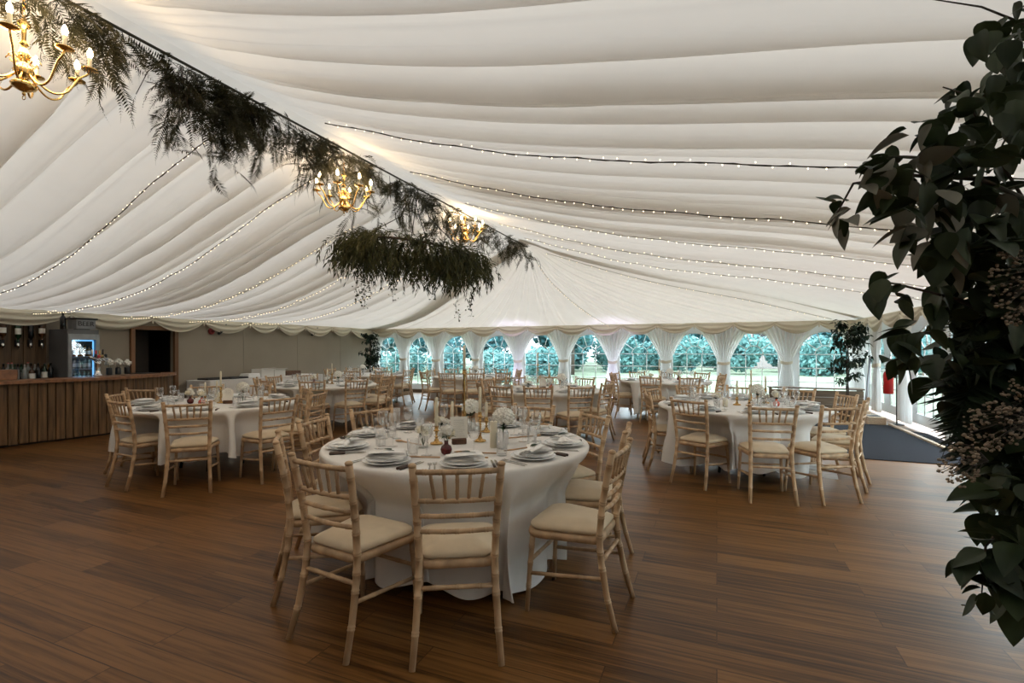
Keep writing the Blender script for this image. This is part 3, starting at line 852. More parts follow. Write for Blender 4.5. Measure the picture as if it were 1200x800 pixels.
NAP = [napkin_mesh(k % 3, 7+k) for k in range(3)]
def leaf_blade(L, W, curl=.2, fold=.25, nu=8, nv=4, tip=1.):
    vs = []
    for i in range(nu+1):
        u = i/nu; w = W*math.sin(PI*min(1, u**.75))**.85*(1-.25*u*tip) if 0 < u < 1 else 0
        for j in range(-nv//2, nv//2+1):
            s = j/(nv/2); vs.append((s*w/2, u*L, -curl*L*u*u+fold*abs(s)*w*.5))
    w_ = nv+1
    fs = [(i*w_+j, i*w_+j+1, (i+1)*w_+j+1, (i+1)*w_+j) for i in range(nu) for j in range(nv)]
    return vs, fs
def sprig_mesh():
    mb = MB(); v, f = leaf_blade(.075, .036, .05, .2); mb.add(v, f, T(0, -.03, .006)); mb.tube([(0,-.06,.004), (0,-.03,.006), (0,.03,.006)], .0012, 5); return mb.mesh('leaf_sprig', M_leafT)
ME['leaf_sprig'] = sprig_mesh()

def put(name, me, label, cat, loc, rz, group):
    o = obj(name, me, None, loc); o.rotation_euler = (0, 0, rz); return tag(o, label, cat, group)
NPZ = TOP+.012
# plate centres of the front table were read off the photograph
PLATE_ANG = {0: [-8.5, 27, 70, 107, 141, 173, -153, -115, -78, -43]}
OCC = []          # what already stands on the tables: x, y, radius
# ------------------------------------------------------------------ centrepieces
def petals(mb, r, n, c=(0,0,0), seed=0, size=.9):
    rnd = random.Random(seed)
    for i in range(n):
        z = 1-2*(i+.5)/n
        if z < -.75: continue
        a = i*2.39996; s = math.sqrt(1-z*z); d = Vector((s*math.cos(a), s*math.sin(a), z))
        L = r*size*rnd.uniform(.6, .9); W = L*.75
        u = d.orthogonal().normalized(); u.rotate(Matrix.Rotation(rnd.uniform(0, 6.28), 3, d)); w = d.cross(u)
        b0 = Vector(c)+d*r*.72
        vs = [b0-u*W*.3, b0+u*W*.3, b0+u*W*.55+d*L*.25+w*L*.3, b0-u*W*.55+d*L*.25+w*L*.3, b0+u*W*.25+d*L*.36+w*L*.62, b0-u*W*.25+d*L*.36+w*L*.62]
        mb.add(vs, [(0,1,2,3), (3,2,4,5)])
    mb.ball(c, r*.8, 12, 8)
def bloom(parent, c, r, seed, cream=False, n=60):
    mb = MB(); petals(mb, r, n, c, seed); return mb.build('bloom', M_petalcream if cream else M_petal, parent)
def stems(parent, c, tops, r=.0022):
    mb = MB()
    for t_ in tops: mb.tube([c, (c[0]*.4+t_[0]*.6, c[1]*.4+t_[1]*.6, c[2]*.5+t_[2]*.5), t_], r, 5)
    return mb.build('stems', M_stem, parent)
def greens(parent, c, n, L, seed, z=0):
    rnd = random.Random(seed); mb = MB()
    for i in range(n):
        v, f = leaf_blade(L*rnd.uniform(.7, 1.2), L*.5, .35, .2, 5, 2)
        mb.add(v, f, T(c[0], c[1], c[2]+rnd.uniform(-.02, .02)) @ RZ4(2*PI*i/n+rnd.uniform(-.4, .4)) @ RX(rnd.uniform(.1, .9)))
    return mb.build('leaves', M_leafT, parent)
def candlestick(loc, h, label, style=0, group=None, n=14):
    OCC.append((loc[0], loc[1], .047)); t = thing('candlestick', label, 'candlestick', loc, 0, group)
    k = h
    mb = MB(); mb.lathe([(0,0), (.042,0), (.045,.004), (.040,.012), (.022,.017), (.015,.024), (.017,.03), (.011,.036)], n); mb.build('foot', M_gold, t)
    mb = MB()
    if style == 1:      # barley twist
        N = 60; vs = []; nn = 8
        for i in range(N+1):
            z = .036+(k-.075)*i/N
            for j in range(nn):
                a = 2*PI*j/nn; rr = .0085+.0045*math.cos(2*(a-i*.42)); vs.append((rr*math.cos(a), rr*math.sin(a), z))
        mb.add(vs, [(i*nn+j, i*nn+(j+1) % nn, (i+1)*nn+(j+1) % nn, (i+1)*nn+j) for i in range(N) for j in range(nn)])
    else:
        s = (k-.075)
        mb.lathe([(.011,.036), (.008,.036+s*.15), (.014,.036+s*.25), (.016,.036+s*.3), (.007,.036+s*.36), (.007,.036+s*.7), (.013,.036+s*.8), (.008,.036+s*.88), (.01,.036+s)], n)
    mb.build('shaft', M_gold, t)
    mb = MB(); z = k-.04; mb.lathe([(.010,z), (.021,z+.006), (.022,z+.01), (.013,z+.012), (.013,k-.003), (.016,k), (.011,k), (.0105,k-.01), (0,k-.012)], n); mb.build('cup', M_gold, t)
    return t
def taper_candle(loc, h, label, r=.0105, group=None):
    t = thing('taper_candle', label, 'candle', loc, 0, group)
    mb = MB(); mb.lathe([(0,0), (r,0), (r*.97,h*.9), (r*.75,h-.004), (r*.2,h), (0,h)], 12); mb.build('wax', M_wax, t)
    mb = MB(); mb.tube([(0,0,h-.001), (.0008,0,h+.01)], .0009, 5); mb.build('wick', M_wick, t)
    return t
def pillar_candle(loc, h, r, label, group=None):
    OCC.append((loc[0], loc[1], r+.003)); t = thing('pillar_candle', label, 'candle', loc, 0, group)
    mb = MB(); mb.lathe([(0,0), (r,0), (r,h-.006), (r*.95,h), (r*.3,h-.004), (0,h-.006)], 20); mb.build('wax', M_wax, t)
    mb = MB(); mb.tube([(0,0,h-.007), (.001,0,h+.008)], .001, 5); mb.build('wick', M_wick, t)
def jar(parent, r, h, mat=None, n=20):
    mb = MB(); mb.lathe([(0,0), (r*.95,0), (r,.004), (r,h*.8), (r*.82,h*.9), (r*.85,h), (r*.8,h), (r*.77,h*.9), (r*.94,h*.78), (r*.94,.008), (0,.007)], n)
    return mb.build('jar', mat or M_glass, parent)
def vase_flowers(loc, label, kind, seed, group=None):
    OCC.append((loc[0], loc[1], .075)); t = thing('flower_vase', label, 'flowers', loc, random.Random(seed).uniform(0, 6), group); rnd = random.Random(seed)
    if kind == 'big':       # one large ruffled white head in a glass jar
        jar(t, .036, .10); stems(t, (0,0,.01), [(0,0,.14), (.012,.01,.13), (-.012,.0,.13)])
        mb = MB()
        for i in range(64):
            z = 1-1.6*(i+.5)/64; a = i*2.39996; s = math.sqrt(max(0, 1-z*z))
            petals(mb, .019, 12, (.062*s*math.cos(a), .062*s*math.sin(a), .185+.055*z), seed+i)
        mb.build('bloom', M_petal, t); greens(t, (0,0,.12), 6, .08, seed)
    elif kind == 'low':     # tumbler packed with small roses
        jar(t, .034, .085); tops = []
        for i in range(8):
            a = i*2.4; q = .045*math.sqrt((i+.3)/8); tops.append((q*math.cos(a), q*math.sin(a), .118-.3*q+rnd.uniform(-.006, .012)))
        stems(t, (0,0,.01), tops, .0016)
        for i, p in enumerate(tops): bloom(t, p, .024, seed+i, i % 3 == 0, 34)
        greens(t, (0,0,.085), 9, .06, seed)
    else:                   # bud vase: round body with narrow neck
        mt = {'garnet': M_redglass, 'coral': M_coral}.get(kind, M_redglass)
        mb = MB(); mb.lathe([(0,0), (.022,0), (.033,.012), (.037,.032), (.030,.052), (.014,.062), (.012,.078), (.015,.084), (.011,.084), (.009,.07), (0,.06)], 20); mb.build('vase_body', mt, t)
        tops = [(.01,.008,.15), (-.02,.012,.13), (.005,-.02,.125)]
        stems(t, (0,0,.065), tops)
        for i, p in enumerate(tops): bloom(t, p, .04-.005*i, seed+i, i == 1, 40)
        greens(t, (0,0,.10), 7, .06, seed)
    return t
def menu_card(loc, rz, label, w=.13, h=.16, arch=False):
    OCC.append((loc[0], loc[1], .065)); t = thing('menu_card', label, 'card', loc, rz)
    mb = MB(); mb.box((0,0,.02), (.10,.035,.04), None, .004); mb.build('wood_block', M_woodslice, t)
    mb = MB(); M = T(0,0,.038) @ RX(-.12)
    if arch:
        pts = [(-w/2,0), (w/2,0)]+[(w/2*math.cos(PI*i/14), h-w/2+w/2*math.sin(PI*i/14)) for i in range(15)]
    else: pts = [(-w/2,0), (w/2,0), (w/2,h), (-w/2,h)]
    mb.ngon_prism(pts, -.0012, .0012, M @ RX(PI/2)); mb.build('card', M_paper, t)
    mb = MB()
    rnd = random.Random(5)
    for i in range(9 if not arch else 5):
        z = h*.84-i*.0135; L = rnd.uniform(.5, .85)*w*.8
        N = 22; mb.tube([(-L/2+L*k/N, -.002, z+.0022*math.sin(k*2.1+i)+.0012*math.sin(k*4.7)) for k in range(N+1)], .0006, 4, M)
    mb.build('handwriting', M_ink, t)
    return t
def spoon_mesh():
    mb = MB(); mb.tube([(0,-.14,.005), (0,-.05,.005), (0,.06,.006)], [.0048,.0045,.005], 6)
    mb.ball((0,.095,.007), (.021,.038,.006), 14, 8); return mb.mesh('wooden_spoon', M_spoon)
SPOON = spoon_mesh()
def P1(px, py, z=TOP):      # a point of the front table top seen at a picture position
    Z = F*(EYE-z)/(py-HY); return CW((px-CX)/F*Z, Z, z)
f1 = 'front table'
# front table, one by one
def stick_with_candle(loc, h, hc, lab, style, tname, rc=.0105):
    candlestick(loc, h, lab+' gold candlestick, '+tname, style)
    taper_candle(Vector(loc)+Vector((0,0,h-.009)), hc, 'ivory taper candle in the '+lab+' gold candlestick, '+tname, rc)
stick_with_candle(P1(511.5,520), .125, .21, 'plain squat', 0, f1, .012)
stick_with_candle(P1(562.5,517), .21, .19, 'twisted', 1, f1, .0105)
stick_with_candle(P1(544,508), .50, .20, 'very tall slender', 0, f1)
stick_with_candle(P1(530,513), .15, .13, 'short back-row', 0, f1)
stick_with_candle(P1(570,506), .12, .13, 'small far-side', 0, f1)
pillar_candle(P1(578.5,524), .175, .025, 'thick ivory pillar candle beside the big white bloom, front table')
vase_flowers(P1(590,520), 'glass jar holding one large ruffled white bloom, front table', 'big', 4)
vase_flowers(P1(496,524), 'clear tumbler packed with small white roses, front table', 'low', 5)
vase_flowers(P1(523,532), 'round garnet bud vase with white roses, front table', 'garnet', 6)
vase_flowers(P1(517,509), 'white roses in clear jar behind the squat candlestick, front table', 'low', 9)
vase_flowers(P1(552,504), 'tall white blooms in a jar behind the menu card, front table', 'big', 12)
menu_card(P1(538,520), YAW+.25, 'handwritten white menu card on bark block among the flowers, front table', .12, .15)
for i, (px, py, rz, lab) in enumerate([(489,536,1.5,'in front of the rose tumbler'), (545,537,1.62,'before the garnet vase'), (612,526,-1.0,'beside the big bloom jar'), (478,519,.9,'nearest the flutes'), (556,531,1.45,'in front of the menu card'), (616,512,-1.1,'towards the far plates')]):
    sp_ = P1(px, py); d_ = RZ4(YAW+rz) @ Vector((0, 1, 0)); OCC.extend([(sp_.x+d_.x*k, sp_.y+d_.y*k, .022) for k in (-.13, -.08, -.03, .02, .07, .11)])
    put('wooden_spoon', SPOON, 'small pale wooden spoon lying %s, front table' % lab, 'spoon', P1(px, py), YAW+rz, 'wooden spoons on the front table')

def centre(ti, items):
    tb = TABLES[ti]; n = tb['name']
    for it in items:
        k = it[0]; loc = CW(tb['c'][0]+it[1], tb['c'][1]+it[2], TOP)
        if k == 'stick': stick_with_candle(loc, it[3], it[4], it[5], it[6] if len(it) > 6 else 0, n)
        elif k == 'pillar': pillar_candle(loc, it[3], it[4], '%s ivory pillar candle, %s' % (it[5], n))
        elif k == 'card': menu_card(loc, YAW+it[3], '%s white card on a bark block, %s' % (it[4], n), it[5], it[6], True)
        else: vase_flowers(loc, '%s, %s' % (it[3], n), k, 50+ti*10+items.index(it))
centre(1, [('garnet', -.24, -.05, 'red bud vase with tall white roses'), ('coral', -.02, -.18, 'coral bud vase with white roses'), ('stick', .10, .0, .20, .20, 'amber-toned tall'), ('stick', -.14, .08, .10, .16, 'short'), ('stick', -.08, .22, .10, .17, 'second short'),
    ('card', .22, -.06, .2, 'arch-topped', .12, .15), ('big', .34, .05, 'large white blooms in a jar'), ('low', .05, .22, 'low jar of cream roses'), ('pillar', .0, .1, .12, .03, 'short')])
centre(2, [('low', -.27, .02, 'trailing white roses in a glass jar'), ('pillar', -.24, -.14, .10, .028, 'stubby'), ('stick', -.04, .0, .10, .20, 'short brass-footed'), ('stick', .06, -.10, .08, .18, 'small'), ('stick', .20, .15, .22, .20, 'tall dark'), ('stick', .40, .2, .18, .16, 'medium'),
    ('coral', .36, -.12, 'coral bud vase with cream roses'), ('big', .16, -.08, 'white blooms in a jar'), ('low', .28, .0, 'second jar of white roses')])
centre(3, [('garnet', -.22, 0, 'bud vase with single tall white bloom'), ('big', .25, -.05, 'large white blooms in a jar'), ('low', 0, .05, 'jar of white roses'), ('stick', .08, .1, .20, .20, 'tall'), ('stick', -.03, .15, .14, .14, 'shorter')])
centre(4, [('low', -.28, 0, 'jar of white roses'), ('stick', -.12, .05, .42, .2, 'very tall slender'), ('card', -.04, -.03, .1, 'arch-topped', .12, .15), ('stick', .07, .0, .24, .2, 'medium'), ('coral', .09, -.18, 'coral bud vase with trailing greenery'), ('big', .28, .05, 'large white blooms in a jar')])
centre(5, [('big', -.2, 0, 'large white blooms in a jar'), ('low', .1, .05, 'jar of white roses'), ('garnet', .3, .0, 'bud vase of white blooms')])
centre(6, [('big', .1, 0, 'large white blooms in a jar'), ('low', -.15, .05, 'jar of white roses'), ('stick', .3, .1, .2, .2, 'tall')])
centre(7, [('low', -.3, 0, 'jar of white roses'), ('big', .1, 0, 'large white blooms in a jar'), ('stick', -.1, .1, .24, .22, 'tall'), ('garnet', .3, .05, 'bud vase of white blooms')])

# ------------------------------------------------------------------ the places round each table
for ti, tb in enumerate(TABLES):
    C0 = tb['c']; rnd = random.Random(300+ti); near = ti in (0, 1, 2)
    for i, (an, r_, tu) in enumerate(tb['ch']):
        if ti == 0: an = PLATE_ANG[0][i]
        th = math.radians(an); RP = .745 if ti else .755
        ctr = CW(C0[0]-RP*math.sin(th), C0[1]-RP*math.cos(th)); rz = face_rz(th)
        seat = '%s, %s' % (tb['names'][i], tb['name']); B = T(ctr.x, ctr.y, 0) @ RZ4(rz)
        def at(x, y, z=TOP): return B @ Vector((x, y, z))
        OCC.append((ctr.x, ctr.y, .142))
        put('dinner_plate', ME['dinner_plate'], 'lower white dinner plate at %s' % seat, 'plate', at(0,0), rz, 'dinner plates on the '+tb['name'])
        if ti < 5: put('side_plate', ME['side_plate'], 'upper white plate stacked at %s' % seat, 'plate', at(0,0,NPZ), rz, 'upper plates on the '+tb['name'])
        kind = [0, 0, 1, 1, 2, 2, 2, 1, 1, 0][i] if ti == 0 else rnd.randrange(3)
        nz = rz+rnd.uniform(-.6, .6) if ti else rz+[.1, .5, -.6, .4, .2, .3, 0, .3, .2, .35][i]
        put('napkin', NAP[kind], 'folded white napkin on plates at %s' % seat, 'napkin', at(0, 0, NPZ+.0195-.012*(ti >= 5)), nz, 'napkins on the '+tb['name'])
        if near:
            zt = NPZ+.0195+[.040,.042,.026][kind]
            put('leaf_sprig', ME['leaf_sprig'], 'green leaf laid on the napkin at %s' % seat, 'leaf', at(.01, .0, zt), nz+rnd.uniform(.4, 1.6), 'leaves on napkins, '+tb['name'])
            kx = .168
            def knife(x):
                k = thing('table_knife', '%s dark-handled knife at %s' % ('inner' if x == kx else 'outer', seat), 'knife', at(x, -.01), rz, 'knives on the '+tb['name'])
                obj('blade', KB, k); obj('handle', KH, k)
            knife(kx)
            if ti == 0 and i in (0, 1, 2, 9): knife(kx+.022)
            put('fork', ME['fork'], 'inner steel fork at %s' % seat, 'fork', at(-.162, -.01), rz, 'forks on the '+tb['name'])
            if ti == 0: put('fork', ME['fork'], 'outer steel fork at %s' % seat, 'fork', at(-.19, -.02), rz, 'forks on the '+tb['name'])
        gx, gy = .10+rnd.uniform(-.02, .02), .20+rnd.uniform(-.015, .02)
        def free(x, y, r=.04):
            for d in range(60):
                q = at(x+.012*d*math.cos(d*2.4), y+.012*d*math.sin(d*2.4)*.8)
                if all((q.x-ox)**2+(q.y-oy)**2 > (r+rr)**2 for ox, oy, rr in OCC): break
            OCC.append((q.x, q.y, r)); return q
        put('wine_glass', ME['wine_glass'], 'clear wine glass by %s' % seat, 'glass', free(gx, gy), rz, 'wine glasses on the '+tb['name'])
        if near:
            put('tumbler', ME['tumbler'], 'clear tumbler by %s' % seat, 'glass', free(gx-.095, gy+.015, .037), rz, 'tumblers on the '+tb['name'])
        if ti == 0 and i in (2, 3, 6, 7, 8):
            put('champagne_flute', ME['flute'], 'slim champagne flute by %s' % seat, 'glass', free(gx-.04, gy+.09, .035), rz, 'flutes on the front table')

# ------------------------------------------------------------------ chandeliers
def chandelier(loc, label, n=8, R=.31, rz=0.):
    t = thing('chandelier', label, 'chandelier', loc, rz)        # origin at the bottom finial
    mb = MB(); mb.lathe([(0,0), (.008,.004), (.010,.012), (.004,.02), (.02,.026), (.055,.045), (.062,.062), (.05,.075), (.022,.088), (.018,.10), (.04,.115), (.05,.14), (.04,.17), (.02,.185), (.016,.20), (.026,.215), (.03,.24), (.018,.27), (.012,.29), (.022,.30), (.022,.31), (.010,.33), (.012,.40), (.03,.41), (.032,.43), (.012,.45), (.006,.47), (0,.48)], 24)
    mb.build('stem_body', M_brass, t)
    mb = MB()
    mb.tube([(.012*math.cos(2*PI*i/12), 0, -.012+.012*math.sin(2*PI*i/12)) for i in range(13)], .0025, 6); mb.build('finial_ring', M_brass, t)
    for k in range(n):
        a = 2*PI*k/n
        mb = MB(); q = []
        for i in range(17):
            s = i/16; r = .03+(R-.03)*s; z = .135-.085*math.sin(PI*min(1, s*1.25))+.085*max(0, s-.62)/.38
            if i == 16: z += .01
            q.append((r, 0, z))
        M = RZ4(a)
        mb.tube(q, .006, 8, M)
        mb.tube([(.05+.028*math.cos(x)*(1-x/9), 0, .20+.028*math.sin(x)*(1-x/9)) for x in np.linspace(0, 6.5, 16)], .0032, 6, M)
        mb.build('arm', M_brass, t)
        zt = q[-1][2]
        mb = MB(); mb.lathe([(0,zt), (.012,zt+.004), (.042,zt+.012), (.045,zt+.018), (.040,zt+.02), (.012,zt+.014), (.012,zt+.03), (0,zt+.03)], 16, M @ T(R,0,0)); mb.build('drip_pan', M_brass, t)
        mb = MB(); mb.lathe([(.011,zt+.028), (.011,zt+.09), (0,zt+.09)], 10, M @ T(R,0,0)); mb.build('candle_sleeve', M_wax, t)
        mb = MB(); mb.lathe([(0,zt+.088), (.010,zt+.094), (.0165,zt+.112), (.013,zt+.132), (.004,zt+.152), (0,zt+.155)], 10, M @ T(R,0,0)); mb.build('flame_bulb', M_flame, t)
    # chain up to the ridge
    top = RZ-.14-loc[2]; mb = MB(); z = .47; i = 0
    while z < top:
        mb.tube([(.009*math.cos(2*PI*j/8)*(i % 2), .009*math.cos(2*PI*j/8)*(1-i % 2), z+.017+.019*math.sin(2*PI*j/8)) for j in range(9)], .0022, 5); z += .03; i += 1
    mb.build('chain', M_brass, t)
    ld = bpy.data.lights.new('chandelier_light', 'POINT'); ld.energy = 16; ld.color = (1., .70, .38); ld.shadow_soft_size = .22
    lo = bpy.data.objects.new('chandelier_light', ld); COL.objects.link(lo); lo.location = Vector(loc)+Vector((0,0,.33)); 
    return t
CH = []
for (px, py, lab, R, rz) in ((28, 112, 'large brass chandelier of lit candle bulbs near the bar end of the ridge', .30, .2), (403, 250, 'brass chandelier hanging left of the leafy hoop, all bulbs lit', .29, .5), (545, 286, 'brass chandelier glowing half hidden behind the leafy hoop', .29, .3)):
    a = along(px, RIDGE); z = height(RIDGE, a, py); CH.append((RIDGE, a, z)); chandelier((RIDGE, a, z), lab, 8, R, rz)

# ------------------------------------------------------------------ foliage hung from the ridge
def frond_np(L, W, n, seed, droop=.5, lw=.30):
    """feathery frond from the origin along +x, drooping to -z; returns verts, faces"""
    rnd = random.Random(seed); vs = []; fs = []
    pts = []
    for i in range(n+1):
        s = i/n; pts.append(Vector((L*s*(1-.25*droop*s), .05*L*math.sin(s*2.2), -droop*L*.55*s*s)))
    for i in range(n):
        a, b_ = pts[i], pts[i+1]; r = .0016*(1-.7*i/n); k = len(vs)
        vs += [a+Vector((0,r,0)), a-Vector((0,r,0)), b_-Vector((0,r*.9,0)), b_+Vector((0,r*.9,0))]; fs.append((k,k+1,k+2,k+3))
        env = math.sin(PI*min(1, (i+1.2)/(n+.6))**.8)
        for s in (-1, 1):
            l = W*env*rnd.uniform(.75, 1.1); d = Vector((.55, s*.85, rnd.uniform(-.5, .05))).normalized(); w = l*lw*.5
            t_ = (pts[i+1]-pts[i]).normalized(); e = d.cross(Vector((0,0,1))).normalized(); k = len(vs)
            vs += [a, a+d*l*.35+e*w, a+d*l+Vector((0,0,-.12*l)), a+d*l*.35-e*w]; fs.append((k,k+1,k+2,k+3))
    return np.array([tuple(v) for v in vs]), fs
FR = [frond_np(.30+.04*i, .062, 22, i, .45+.14*i, .20) for i in range(4)]
def rotm(rnd, down=.6):
    az = rnd.uniform(0, 6.28); el = rnd.uniform(-1.45, .35) if rnd.random() < down else rnd.uniform(-.6, .7)
    return (RZ4(az) @ RY(-el) @ RX(rnd.uniform(-1, 1)))
def put_frond(mb, fr, loc, M, sc, lim=None):
    A = np.array(M.to_3x3())*sc; V = fr[0] @ A.T+np.array(loc)
    if lim is not None:
        ex = max(float((V[:,2]-np.array([lim(abs(q)) for q in V[:,0]])).max()), 0.); V[:,2] -= ex
    mb.addnp(V, fr[1], False)
LX = [7.1*i/40 for i in range(41)]; LZ = [min(profR(i/40), profL(i/40)) for i in range(41)]
def garland(name, label, a0, a1, n, seed, drop=(.1,.5), side=.16, z0=RZ-.05, sc=(.8,1.2), dens=None):
    rnd = random.Random(seed); t = thing(name, label, 'garland', (RIDGE, a0, z0)); mb = MB(); st = MB()
    LIM = lambda q: float(np.interp(q, LX, LZ))-z0-.13
    cl = [(rnd.random(), rnd.uniform(.4, 1.)) for _ in range(max(3, int((a1-a0)/.16)))]
    for i in range(int(n*1.25)):
        cu, ch_ = cl[rnd.randrange(len(cl))]; u = min(1, max(0, cu+rnd.gauss(0, .05/(a1-a0)))); y = a0+(a1-a0)*u
        hang = rnd.uniform(0, 1)**1.4*(drop[0]+(drop[1]-drop[0])*(.5+.5*math.sin(u*19+seed))*ch_)
        x = RIDGE+rnd.gauss(0, side*.55); z = z0-abs(x-RIDGE)*.45-.02-hang
        put_frond(mb, FR[rnd.randrange(4)], (x-RIDGE, y-a0, z-z0), rotm(rnd, .8), rnd.uniform(*sc), LIM)
        if i % 6 == 0: st.tube([(0, y-a0+rnd.uniform(-.1,.1), .03), ((x-RIDGE)*.6, y-a0, (z-z0)*.5), (x-RIDGE, y-a0, z-z0)], .003, 5)
    st.v = [(vx, vy, min(vz, profR(abs(vx)/7.1)-z0-.12)) for vx, vy, vz in st.v]
    mb.build('fronds', M_garland, t); st.build('stalks', M_twig, t); return t
g0 = along(-60, RIDGE); g1 = along(112, RIDGE); g2 = along(428, RIDGE); g3 = along(462, RIDGE); g4 = along(552, RIDGE); g5 = along(619, RIDGE)
garland('ridge_garland', 'thin fern garland around the chandelier nearest the bar end', g0, g1+.02, 46, 1, (.1,.5), .16)
ga = along(255, RIDGE); gb = along(345, RIDGE)
garland('ridge_garland', 'densest dark fern garland hanging beside the first chandelier', g1+.02, ga, 140, 2, (.15,.85), .17)
garland('ridge_garland', 'dark fern garland on the ridge, between two other fern bunches', ga, gb, 160, 3, (.15,.75), .17)
garland('ridge_garland', 'fern garland trailing just before the second chandelier', gb, g2, 150, 4, (.15,.85), .18)
garland('ridge_garland', 'sparse fern garland hanging above the left part of the leafy hoop', g2+.05, g3+.35, 80, 5, (.12,.75), .17)
garland('ridge_garland', 'fern garland over the hoop, in front of the third chandelier', g3+.4, g4, 110, 6, (.12,.65), .18)
garland('ridge_garland', 'last fern garland at the far tip of the ridge', g4+.05, g5+.12, 120, 7, (.15,.75), .2)

# hoop of willow
def hoop():
    a = along(487, RIDGE); Zc = depth(RIDGE, a); z = height(RIDGE, a, 298); R = .77
    t = thing('hanging_hoop', 'large hoop thick with willow leaves hanging under the ridge', 'hanging hoop', (RIDGE, a, z))
    rnd = random.Random(21)
    vdir = Vector((-sY, cY, 0)); rdir = Vector((cY, sY, 0))
    def pt(an): # ellipse-free circle tipped slightly
        p = rdir*R*math.cos(an)+vdir*R*math.sin(an); p.z = -.10*math.cos(an)+.04; return p
    fm = MB(); fm.tube([pt(2*PI*i/60) for i in range(61)], .016, 8); fm.build('ring_frame', M_twig, t)
    rm = MB()
    for an in (.2, 1.9, 3.6, 5.1):
        p = pt(an); rm.tube([p, (p.x*.25, p.y*.25+.0, .5), (0, p.y*.1, RZ-.12-z)], .006, 6)
    rm.build('hanger', M_steel_dark, t)
    mb = MB()
    def willow(base, L, ln, droop, rnd):
        az = rnd.uniform(0, 6.28); out = Vector((math.cos(az), math.sin(az), rnd.uniform(-.1, .8))).normalized()
        P = []; p = Vector(base); d = out.copy(); step = L/10
        for i in range(11):
            P.append(p.copy()); d = (d+Vector((0,0,-droop))).normalized(); p = p+d*step
        mb.tube(P, [.0022*(1-.6*i/10) for i in range(11)], 4, None, False)
        for i in range(1, 11):
            for s in (-1, 1):
                if rnd.random() < .12: continue
                q = P[i]; t_ = (P[i]-P[i-1]).normalized(); sd = t_.cross(Vector((rnd.uniform(-1,1), rnd.uniform(-1,1), rnd.uniform(-.3,.3)))).normalized()*s
                dd = (t_*.9+sd*.6+Vector((0,0,-.35))).normalized(); l = ln*rnd.uniform(.7, 1.25); e = dd.orthogonal().normalized(); e.rotate(Matrix.Rotation(rnd.uniform(0, 6.28), 3, dd))
                w = l*.10
                mb.add([q, q+dd*l*.4+e*w, q+dd*l+Vector((0,0,-.01)), q+dd*l*.4-e*w], [(0,1,2,3)], None, False)
    for i in range(640):
        an = rnd.uniform(0, 2*PI); p = pt(an)+Vector((rnd.gauss(0,.07), rnd.gauss(0,.07), rnd.uniform(-.10,.10)))
        willow(p, rnd.uniform(.28, .56), .085, rnd.uniform(.16, .42), rnd)
    mb.build('willow_leaves', M_willow, t)
    # trailing strands of small round leaves
    for k, (an, L) in enumerate([(2.75, .42), (3.35, .55), (3.95, .62), (4.55, .5), (5.2, .40), (5.65, .62), (6.1, .52), (3.0, .5)]):
        m = MB(); p = pt(an); L += .28; P = [p+Vector((.02*math.sin(i*1.3+k), .02*math.cos(i*1.7), -L*i/12)) for i in range(13)]
        m.tube(P, .002, 4, None, False)
        for i in range(70):
            q = p+Vector((rnd.gauss(0,.024), rnd.gauss(0,.024), -L*rnd.random())); r = rnd.uniform(.009, .015)
            M = T(*q) @ Euler((rnd.uniform(-1.2,1.2), rnd.uniform(-1.2,1.2), rnd.uniform(0,6))).to_matrix().to_4x4()
            m.add([(r*math.cos(2*PI*j/7), r*math.sin(2*PI*j/7), .003*math.cos(2*2*PI*j/7)) for j in range(7)], [tuple(range(7))], M, False)
        m.build('trailing_strand', M_willow, t)
hoop()

# ------------------------------------------------------------------ fairy light strings
BULB = (lambda m: (m.lathe([(0,-.011), (.0042,-.008), (.0052,-.002), (.003,.003), (0,.004)], 6), m.mesh('bulb', M_fairy))[1])(MB())
BULBH = (lambda m: (m.lathe([(.0028,.002), (.003,.012), (0,.013)], 6), m.mesh('bulb_socket', M_cord))[1])(MB())
def string_lights(a, side, t0, t1, nb, label, cord, sag=.03, seed=0, br=1.):
    prof, pw = (profR, PR) if side > 0 else (profL, PL)
    rnd = random.Random(seed); N = 60; P = []
    for i in range(N+1):
        t = t0+(t1-t0)*i/N
        P.append(Vector((RIDGE+(pw-RIDGE)*t, a+.03*math.sin(t*9+seed), prof(t)-.06-(.075 if side > 0 else .10)*math.sin(PI*min(1,t))-.012*abs(math.sin(t*24+seed)))))
    r = thing('fairy_light_string', label, 'string lights', P[0])
    m = MB(); m.tube([p-P[0] for p in P], .0045 if cord is M_cord else .004, 5)
    m.tube([p-P[0]+Vector((0, .008*math.sin(i*1.9), .006*math.cos(i*1.9))) for i, p in enumerate(P)], .003, 5); m.build('cord', cord, r)
    for k in range(nb):
        f = (k+.5)/nb*N; i = int(f); p = P[i].lerp(P[min(N, i+1)], f-i)-P[0]+Vector((0, 0, -.008 if rnd.random() < .75 else .02))
        b_ = obj('bulb', BULB, r, p); b_.scale = (br,)*3; b_.rotation_euler = (rnd.uniform(-.6,.6), rnd.uniform(-.6,.6), 0)
    return r
AS = [3.58, 4.95, 6.35, 7.6, 8.8]
for k, a in enumerate(AS):
    n = [64, 64, 66, 60, 56][k]
    string_lights(a, 1, .06, .95, n, 'warm fairy light string across the ceiling towards the glazed doors, %s from the camera' % ordn[k], M_cord if k < 2 else M_cordpale, seed=k, br=.85+.1*k)
    string_lights([3.3,4.55,5.9,7.2,8.5][k], -1, .08, .95, n+16, 'warm fairy light string running down the ceiling to the bar wall, %s from the camera' % ordn[k], M_cord if k < 2 else M_cordpale, seed=10+k, br=.9+.1*k)
